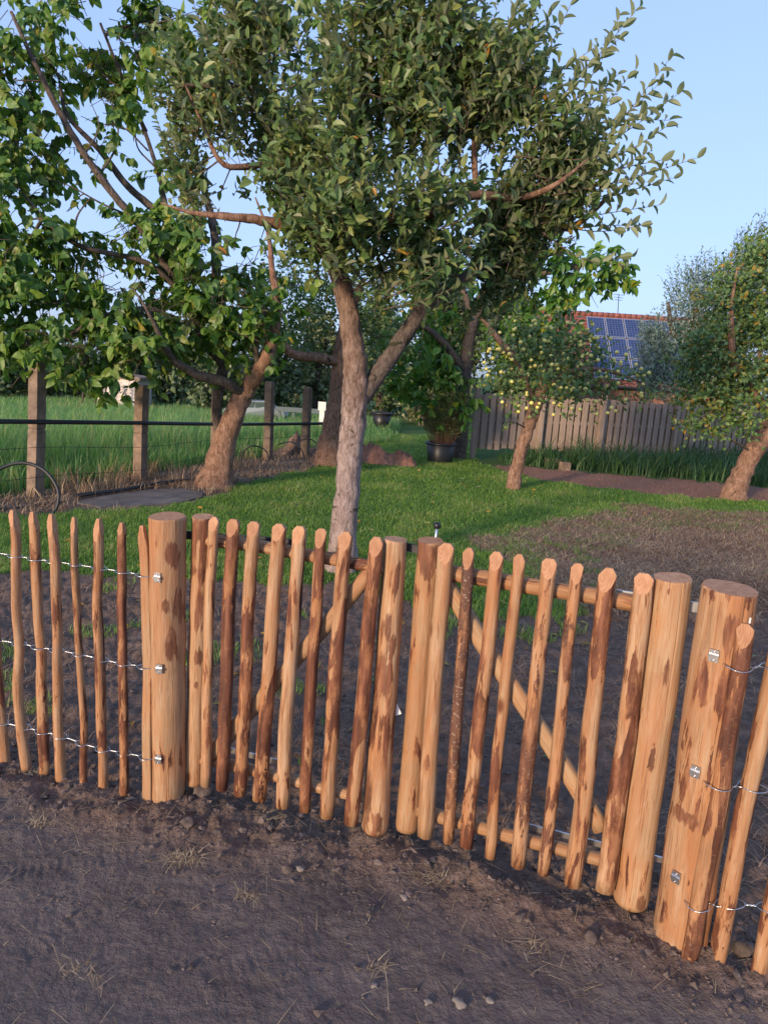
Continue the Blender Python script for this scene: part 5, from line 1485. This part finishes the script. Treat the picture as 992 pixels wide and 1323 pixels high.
# ------------------------------------------------------------------ concrete posts, pipe, hoses
posts = [(45, 641, 49, 463, 15, 'concrete post nearest the camera at the far left'), (181, 621, 184, 497, 13, 'concrete post between the leftmost one and the thick reddish trunk'),
         (278, 604, 281, 492, 10, 'concrete post half hidden behind the thick reddish trunk'), (346, 593, 349, 493, 9.5, 'concrete post right of the thick reddish trunk'), (394, 591, 398, 500, 9, 'rightmost concrete post, just left of the brown apple trunk')]
PIPE = []
for (bx, by, tx, ty, w, lb) in posts:
    b = ground(bx, by); tp = at(tx, ty, b[1]); r = w * 0.5 * b[1] / F_PX
    a = Acc()
    q = np.array([b + np.array([0, 0, -0.1]), b * 0.5 + tp * 0.5 + RS.randn(3) * 0.006, tp])
    for i in range(2): a.box(q[i], q[i + 1], 2 * r, 2 * r, (0.35, 1, 0))
    o = a.build_thing('concrete_post', MAT_CONC, lb, 'post', 'concrete posts along the field', False)
    bv = o.modifiers.new('edge', 'BEVEL'); bv.width = r * 0.2; bv.segments = 1
    PIPE.append((b, r))
ys_ = [545, 546.5, 548, 548, 547.5]
pts = [at(-160, 543, PIPE[0][0][1] - 1.6)]
for (b, r), y, (bx, *_r2) in zip(PIPE, ys_, posts):
    pts.append(at(bx + 1.5, y, b[1] - r * 1.5))
pts.append(at(432, 547, PIPE[-1][0][1] + 0.4))
a = Acc(); a.tube(spline(pts, 6), 0.026, 10); a.build_thing('water_pipe', MAT_PIPE, 'long black water pipe running along the concrete posts', 'pipe')
for zf, lb in ((0.62, 'upper thin wire strung between the concrete posts'), (0.25, 'lower thin wire strung between the concrete posts')):
    a = Acc(); pts2 = [np.array([pts[0][0], pts[0][1], pts[0][2] * zf])] + [np.array([p[0], p[1], p[2] * zf + 0.02 * RS.randn()]) for p in pts[1:]]
    a.tube(spline(pts2, 4), 0.003, 4); a.build_thing('fence_wire', MAT_DARKSTEEL, lb, 'wire', 'wires on the concrete posts')


def hoop(pxs, D, r, label, mat=MAT_PIPE):
    q = spline([at(x, y, D + dd) for x, y, dd in pxs], 8)
    a_ = Acc(); a_.tube(q, r, 8); a_.build_thing('hose_hoop', mat, label, 'hose', 'springy hose hoops by the posts')


Dh = ground(32, 660)[1]
hoop([(-30, 668, -0.2), (-22, 625, -0.1), (0, 606, 0), (30, 598, 0.05), (58, 608, 0.05), (75, 632, 0.0), (74, 655, -0.05), (62, 668, -0.1)], Dh, 0.017, 'largest hose hoop, round the foot of the leftmost concrete post')
Dh = ground(330, 606)[1]
hoop([(314, 584, 0), (312, 598, 0), (322, 608, -0.05), (338, 606, -0.1), (347, 594, -0.1), (342, 581, 0), (326, 576, 0), (314, 584, 0.05)], Dh, 0.011, 'small hose hoop right beside the thick reddish trunk')
Dh = ground(375, 598)[1]
hoop([(360, 574, 0.1), (376, 571, 0.05), (389, 580, 0), (394, 597, -0.1)], Dh, 0.011, 'hose hoop in front of the rightmost concrete post')
hoop([(380, 574, 0.3), (396, 567, 0.3), (408, 572, 0.3), (415, 588, 0.2)], Dh, 0.011, 'hose hoop behind the rightmost concrete post')
hz = lambda L, dz: [ground(x, y) + np.array([0, 0, dz + float(ground_z(*ground(x, y)[:2]))]) for x, y in L]
a = Acc(); a.tube(spline(hz([(97, 644), (125, 641), (160, 637), (195, 630), (225, 626), (246, 624)], 0.035), 5), 0.024, 8); a.build_thing('black_hose', MAT_PIPE, 'thick black hose lying along the grey mat', 'hose')
a = Acc(); a.tube(spline(hz([(95, 621), (122, 620), (150, 618), (180, 619)], 0.02), 5), 0.013, 7); a.build_thing('black_hose', MAT_PIPE, 'thin black hose lying in the dry grass behind the mat', 'hose')
a = Acc(); a.tube(spline(hz([(-40, 665), (0, 661), (30, 658), (60, 652), (85, 650)], 0.02), 5), 0.012, 7); a.build_thing('black_hose', MAT_PIPE, 'black hose lying on the ground at the left edge, by the largest hoop', 'hose')
a = Acc(); p0 = ground(46, 642); p1 = at(58, 623, p0[1]); p2 = at(70, 640, p0[1] - 0.1)
a.tube([p0 + np.array([0.05, -0.25, 0.0]), p1 + np.array([0, -0.25, 0]), p2 + np.array([0, -0.25, 0])], 0.008, 5); a.build_thing('dry_reed', MAT_STRAW, 'broken dry reed bent to a peak at the leftmost concrete post', 'reed')
# grey mat / bare plate at the edge of the lawn
poly = [ground(x, y) for x, y in [(100, 650), (130, 656), (180, 655), (230, 651), (262, 643), (262, 638), (235, 633), (195, 634), (150, 640), (112, 646)]]
V = [(p[0], p[1], float(ground_z(p[0], p[1])) + z) for z in (0.016, -0.03) for p in poly]; m = len(poly); T = []
for i in range(1, m - 1): T += [(0, i, i + 1)]
for i in range(m): j = (i + 1) % m; T += [(i, i + m, j), (j, i + m, j + m)]
a = Acc(); a.add(V, T); a.build_thing('ground_mat', MAT_MAT, 'flat grey-brown mat lying at the left edge of the lawn', 'mat', None, False)


# ------------------------------------------------------------------ mounds
def mound(name, pts_px, hpx, mat, label):
    acc = Acc()
    P = spline([ground(x, y) for x, y in pts_px], 24)
    m, q = len(P), 33
    V = []
    for i, c in enumerate(P):
        t_ = i / (m - 1); h = hpx * c[1] / F_PX * min(1, 5 * t_, 5 * (1 - t_)) ** 0.7 * (0.85 + 0.3 * math.sin(11 * t_ + len(pts_px)))
        for j in range(q):
            v = (j / (q - 1) - 0.5) * 2; w = hpx * c[1] / F_PX * 2.4
            x, y = c[0], c[1] + v * w
            V.append((x + 0.04 * pnoise(np.array([x * 9]), np.array([y * 9]))[0], y, h * max(0, 1 - v * v) ** 1.3 * (1 + 0.9 * fbm(np.array([x]), np.array([y]), 3.2, 5, 0.65)[0]) - 0.04 * abs(v) ** 3 - 0.01))
    acc.add(V, [t for i in range(m - 1) for j in range(q - 1) for t in ((i * q + j, i * q + j + 1, i * q + q + j + 1), (i * q + j, i * q + q + j + 1, i * q + q + j))])
    return acc.build_thing(name, mat, label, 'mound', 'mounds of soil and cuttings')


mound('soil_mound', [(448, 592), (480, 595), (510, 598), (538, 600)], 17, MAT_MOUND, 'low bank of reddish soil left of the potted plant')
mound('cutting_heap', [(352, 586), (385, 586), (412, 588)], 17, MAT_HEAP, 'heap of dry cuttings between the two right concrete posts')

# ------------------------------------------------------------------ fire bowl far back on the lawn
b = ground(492, 557)
fb = thing('fire_bowl', b * np.array([1, 1, 0]), 'black basket on short legs at the far end of the lawn', 'fire basket')
z0 = np.array([b[0], b[1], 0.0]); k = b[1] / F_PX
a = Acc(); lathe(a, z0, [(0.0, 5 * k), (8 * k, 5 * k), (9 * k, 7 * k), (13 * k, 22 * k), (12 * k, 22 * k), (8 * k, 8 * k), (0, 7 * k)], 20); a.build('bowl', MAT_BLACK, fb)
a = Acc(); lathe(a, z0, [(12.5 * k, 21.5 * k), (15 * k, 22 * k), (15 * k, 24 * k), (12.5 * k, 23.5 * k), (12.5 * k, 21.5 * k)], 20); a.build('rim', MAT_BLACK, fb)
for an in (0.6, 2.2, 3.8, 5.4):
    q = z0 + np.array([math.cos(an) * 8.5 * k, math.sin(an) * 8.5 * k, 0]); a = Acc(); a.tube([q, q + np.array([0, 0, 6 * k])], 1.3 * k, 6); a.build('leg', MAT_BLACK, fb)

# ------------------------------------------------------------------ things in and beyond the field at the left
D = 20.5
wb = at(152, 545, D)
root = thing('whitewashed_building', wb * np.array([1, 1, 0]), 'small whitewashed building far off behind the tall grass', 'building')
x0, zt = at(126, 486, D)[0], at(128, 484, D)[2]; x1 = at(178, 490, D)[0]; zt1 = at(176, 492, D)[2]
a = Acc(); V = [(x0, D, -0.1), (x1, D, -0.1), (x1, D, zt1), (x0, D, zt), (x0, D + 1.2, -0.1), (x1, D + 1.2, -0.1), (x1, D + 1.2, zt1), (x0, D + 1.2, zt)]
a.add(V, [t for q in [(0, 1, 2, 3), (5, 4, 7, 6), (4, 0, 3, 7), (1, 5, 6, 2)] for t in ((q[0], q[1], q[2]), (q[0], q[2], q[3]))]); a.build('wall', MAT_WALL, root, smooth=False)
a = Acc(); a.box((x0 - 0.1, D + 0.6, zt + 0.05), (x1 + 0.1, D + 0.6, zt1 + 0.05), 1.4, 0.1); a.build('roof', MAT_CONC, root, smooth=False)
for z in np.linspace(0.3, zt - 0.25, 5):
    a = Acc(); a.box((x0 + 0.02, D - 0.02, z), (x1 - 0.02, D - 0.02, z), 0.03, 0.03); a.build('board', MAT_WALL, root, smooth=False)
D = 20.0
for px, ty, lb in ((107, 470, 'leftmost tall thin stake left of the whitewashed building'), (124, 470, 'tall thin stake at the left edge of the whitewashed building'), (137, 492, 'left of the two short stakes against the whitewashed wall'), (147, 490, 'right of the two short stakes against the whitewashed wall')):
    p = at(px, 530, D) * np.array([1, 1, 0]); tp = at(px + 1, ty, D)
    a = Acc(); a.tube([p, (p + tp) / 2 + RS.randn(3) * 0.02, tp], 0.028, 6)
    a.build_thing('garden_stake', MAT_BARK_GREY, lb, 'stake', 'thin stakes in front of the whitewashed building')
a = Acc(); a.tube([at(103, 491, D), at(126, 493, D)], 0.03, 6); a.build_thing('stake_crosspiece', MAT_STRAW, 'level stick tied across the two left stakes', 'stick')
# a parked car, seen through the grass
D = 19.5
cr = at(331, 540, D) * np.array([1, 1, 0])
car = thing('parked_car', cr, 'pale car half hidden by the tall grass, left of the concrete post', 'car')


def car_body():
    k = 0.42
    prof = [(-2.0, 0.25), (-2.05, 0.6), (-1.9, 0.82), (-1.1, 0.92), (-0.55, 1.38), (0.7, 1.42), (1.35, 0.98), (1.95, 0.9), (2.05, 0.55), (2.0, 0.25)]
    a_ = Acc(); m_ = len(prof)
    V_ = [(cr[0] + x * k, cr[1] + y * k * (0.84 if z > 1.0 else 1), z * k) for y in (-0.85, 0.85) for x, z in prof]
    T_ = []
    for i in range(1, m_ - 1): T_ += [(0, i, i + 1), (m_, m_ + i + 1, m_ + i)]
    for i in range(m_): j = (i + 1) % m_; T_ += [(i, i + m_, j), (j, i + m_, j + m_)]
    a_.add(V_, T_); o = a_.build('body', MAT_CARPAINT, car, smooth=False)
    bv_ = o.modifiers.new('edge', 'BEVEL'); bv_.width = 0.06; bv_.segments = 2
    for (xa, xb, xc, xd) in ((-0.95, -0.5, 0.0, 0.0), (0.08, 0.08, 0.68, 1.15)):
        a2 = Acc(); V2 = [(cr[0] + x * k, cr[1] - y_ * k, z * k) for y_ in (0.80, 0.74) for x, z in ((xa, 0.95), (xb, 1.31), (xc, 1.34), (xd, 0.95))]
        a2.add(V2, [(0, 1, 2), (0, 2, 3), (4, 6, 5), (4, 7, 6), (0, 4, 1), (1, 4, 5), (2, 6, 3), (3, 6, 7), (1, 5, 2), (2, 5, 6), (0, 3, 4), (3, 7, 4)]); a2.build('side_window', MAT_GLASS, car, smooth=False)
    for x in (-1.25, 1.25):
        for y_ in (-0.72, 0.72):
            c_ = np.array([cr[0] + x * k, cr[1] + y_ * k, 0.3 * k])
            a3 = Acc(); a3.tube([c_ + np.array([0, -0.09, 0]), c_ + np.array([0, 0.09, 0])], 0.3 * k, 16); w3 = a3.build('wheel', MAT_BLACK, car, smooth=False)
            a4 = Acc(); a4.tube([c_ + np.array([0, -0.1, 0]), c_ + np.array([0, 0.1, 0])], 0.17 * k, 12); a4.build('rim', MAT_STEEL, w3, smooth=False)


car_body()
D = 18.5
rb = at(388, 545, D) * np.array([1, 1, 0])
rl = thing('guard_rail', rb, 'pale blue rail beyond the field, behind the right concrete posts', 'rail')
z_ = at(388, 530, D)[2]; xa, xb = at(356, 530, D)[0], at(420, 530, D)[0]
a = Acc(); a.box((xa, D, z_), (xb, D, z_), 0.06, 0.12); a.build('beam', MAT_RAILBLUE, rl, smooth=False)
for x in np.linspace(xa + 0.1, xb - 0.1, 4):
    a = Acc(); a.box((x, D + 0.07, -0.05), (x, D + 0.07, z_ + 0.05), 0.07, 0.07, (0, 1, 0)); a.build('post', MAT_RAILBLUE, rl, smooth=False)
D = 17.5
sp = at(415, 550, D) * np.array([1, 1, 0])
sr = thing('sign_post', sp, 'short white post plate beyond the field, left of the brown apple trunk', 'sign post')
zt = at(415, 519, D)[2]; zm = at(415, 530, D)[2]
a = Acc(); a.box(sp + np.array([0, 0, zm]), sp + np.array([0, 0, zt]), 0.19, 0.03, (0, 1, 0)); a.build('plate', MAT_WHITE, sr, smooth=False)
a = Acc(); a.box(sp + np.array([0.0, 0.03, -0.05]), sp + np.array([0.0, 0.03, zm + 0.1]), 0.12, 0.05, (0, 1, 0)); a.build('post', MAT_WHITE, sr, smooth=False)

# ------------------------------------------------------------------ house with solar panels
D = 36.0
hb = at(810, 520, D)
house = thing('house', hb * np.array([1, 1, 0]), 'house behind the plank fence with a red tiled roof full of solar panels', 'house')
xl, xr = at(690, 430, D)[0], at(960, 430, D)[0]
ze = at(800, 500, D)[2]; RUN = 3.4
zr = at(815, 410, D + RUN)[2]
a = Acc()
a.box(((xl + xr) / 2, D + RUN, 0), ((xl + xr) / 2, D + RUN, ze + 0.05), xr - xl - 0.4, 2 * RUN - 0.5, (0, 1, 0)); a.build('wall', MAT_BRICK, house, smooth=False)
for x in (xl + 0.2, xr - 0.2):
    a = Acc(); a.add([(x - .1, D + .3, ze), (x - .1, D + 2 * RUN - .3, ze), (x - .1, D + RUN, zr - 0.15), (x + .1, D + .3, ze), (x + .1, D + 2 * RUN - .3, ze), (x + .1, D + RUN, zr - 0.15)], [(0, 1, 2), (3, 5, 4), (0, 3, 1), (1, 3, 4), (1, 4, 2), (2, 4, 5), (2, 5, 0), (0, 5, 3)]); a.build('gable', MAT_BRICK, house, smooth=False)
sl = np.array([0, RUN, zr - ze]); sll = np.linalg.norm(sl); su = sl / sll; sn = np.array([0, -su[2], su[1]])
for sgn in (1, -1):
    a = Acc(); y0 = D if sgn == 1 else D + 2 * RUN
    m = 20
    for i in range(m):         # courses of tiles, each lapping the one below
        b0 = np.array([0, y0, ze]) + np.array([0, sgn, 1]) * su * (sll * i / m); b1 = np.array([0, y0, ze]) + np.array([0, sgn, 1]) * su * (sll * (i + 1.15) / m)
        nn = sn * np.array([0, sgn, 1])
        V = [(xl, *(b0 + nn * 0.045)[1:]), (xr, *(b0 + nn * 0.045)[1:]), (xr, *(b1 + nn * 0.0)[1:]), (xl, *(b1)[1:]), (xl, *(b0 - nn * 0.01)[1:]), (xr, *(b0 - nn * 0.01)[1:])]
        a.add(V, [(0, 1, 2), (0, 2, 3), (4, 5, 1), (4, 1, 0)])
    a.build('roof_slope', MAT_TILE, house, smooth=False)
a = Acc()
for i in range(34):
    x = xl + (xr - xl) * i / 34
    a.tube([(x, D + RUN, zr + 0.03), (x + (xr - xl) / 34 * 1.05, D + RUN, zr + 0.05)], 0.13, 10)
a.build('ridge_tiles', MAT_TILE, house)
a = Acc(); a.tube([(xl, D - 0.05, ze - 0.02), (xr, D - 0.05, ze - 0.02)], 0.07, 8); a.build('gutter', MAT_DARKSTEEL, house)
PWd = 23.5 * (D + 2.5) / F_PX; rows = 3
PH = (sll - 0.62) / rows
x0 = at(807, 430, D + 2.5)[0]
solm = None
for r in range(rows):
    for c in range(-2, 3):
        xc = x0 + (c + 0.5) * PWd; s0 = 0.38 + r * PH
        c0 = np.array([xc, D, ze]) + su * (s0 + 0.03) + sn * 0.10; c1 = np.array([xc, D, ze]) + su * (s0 + PH - 0.03) + sn * 0.10
        a = Acc(); a.box(c0, c1, PWd - 0.05, 0.03, tuple(sn)); fr = a.build('solar_panel', MAT_PANELFRAME, house, smooth=False)
        cc = (c0 + c1) / 2 + sn * 0.019; hw, hh = (PWd - 0.14) / 2, (PH - 0.15) / 2
        me = np_mesh('cells', [(-hw, -hh, 0), (hw, -hh, 0), (hw, hh, 0), (-hw, hh, 0)], [(0, 1, 2), (0, 2, 3)], MAT_SOLAR, None, False) if solm is None else solm
        solm = me
        M = Matrix(((1, 0, 0, cc[0]), (0, su[1], sn[1], cc[1]), (0, su[2], sn[2], cc[2]), (0, 0, 0, 1)))
        link('cells', me, fr, M)
q0 = np.array([at(797, 412, D + RUN)[0], D + RUN, zr]); q1 = at(799, 380, D + RUN)
a = Acc(); a.tube([q0, q1], 0.02, 6)
for f_, hl in ((0.97, 0.35), (0.85, 0.28), (0.74, 0.22)):
    c = q0 + (q1 - q0) * f_; a.tube([c - np.array([hl, 0.1, 0]), c + np.array([hl, 0.1, 0])], 0.012, 5)
a.build('antenna', MAT_DARKSTEEL, house)

# ------------------------------------------------------------------ fallen leaves on the lawn and the soil
X, Y = sample(LAWN, 170, None, 1.0)
X2, Y2 = sample(BED, 60, lambda x, y: y > fence_y(x) + 0.1)
X3, Y3 = sample(DEAD, 60, None, 1.0)
X = np.concatenate([X, X2, X3]); Y = np.concatenate([Y, Y2, Y3]); n = len(X)
an = RS.rand(n) * 6.28
Z = ground_z(X, Y) + np.where(np.arange(n) < 170, 0.035, 0.012)
tone = np.where(RS.rand(n) < 0.6, RS.uniform(0.94, 1.0, n), RS.uniform(0.5, 0.9, n))
Lf = RS.uniform(0.035, 0.075, n)
fl = link('fallen_leaves', leaves_mesh('fallen_leaves', np.stack([X, Y, Z], -1), np.stack([np.cos(an), np.sin(an), RS.uniform(-0.1, 0.25, n)], -1), unit(np.array([0, 0, 1.0]) + RS.randn(n, 3) * 0.3), Lf, Lf * 0.55, tone, MAT_LEAF_APPLE), None, None, 'stuff')
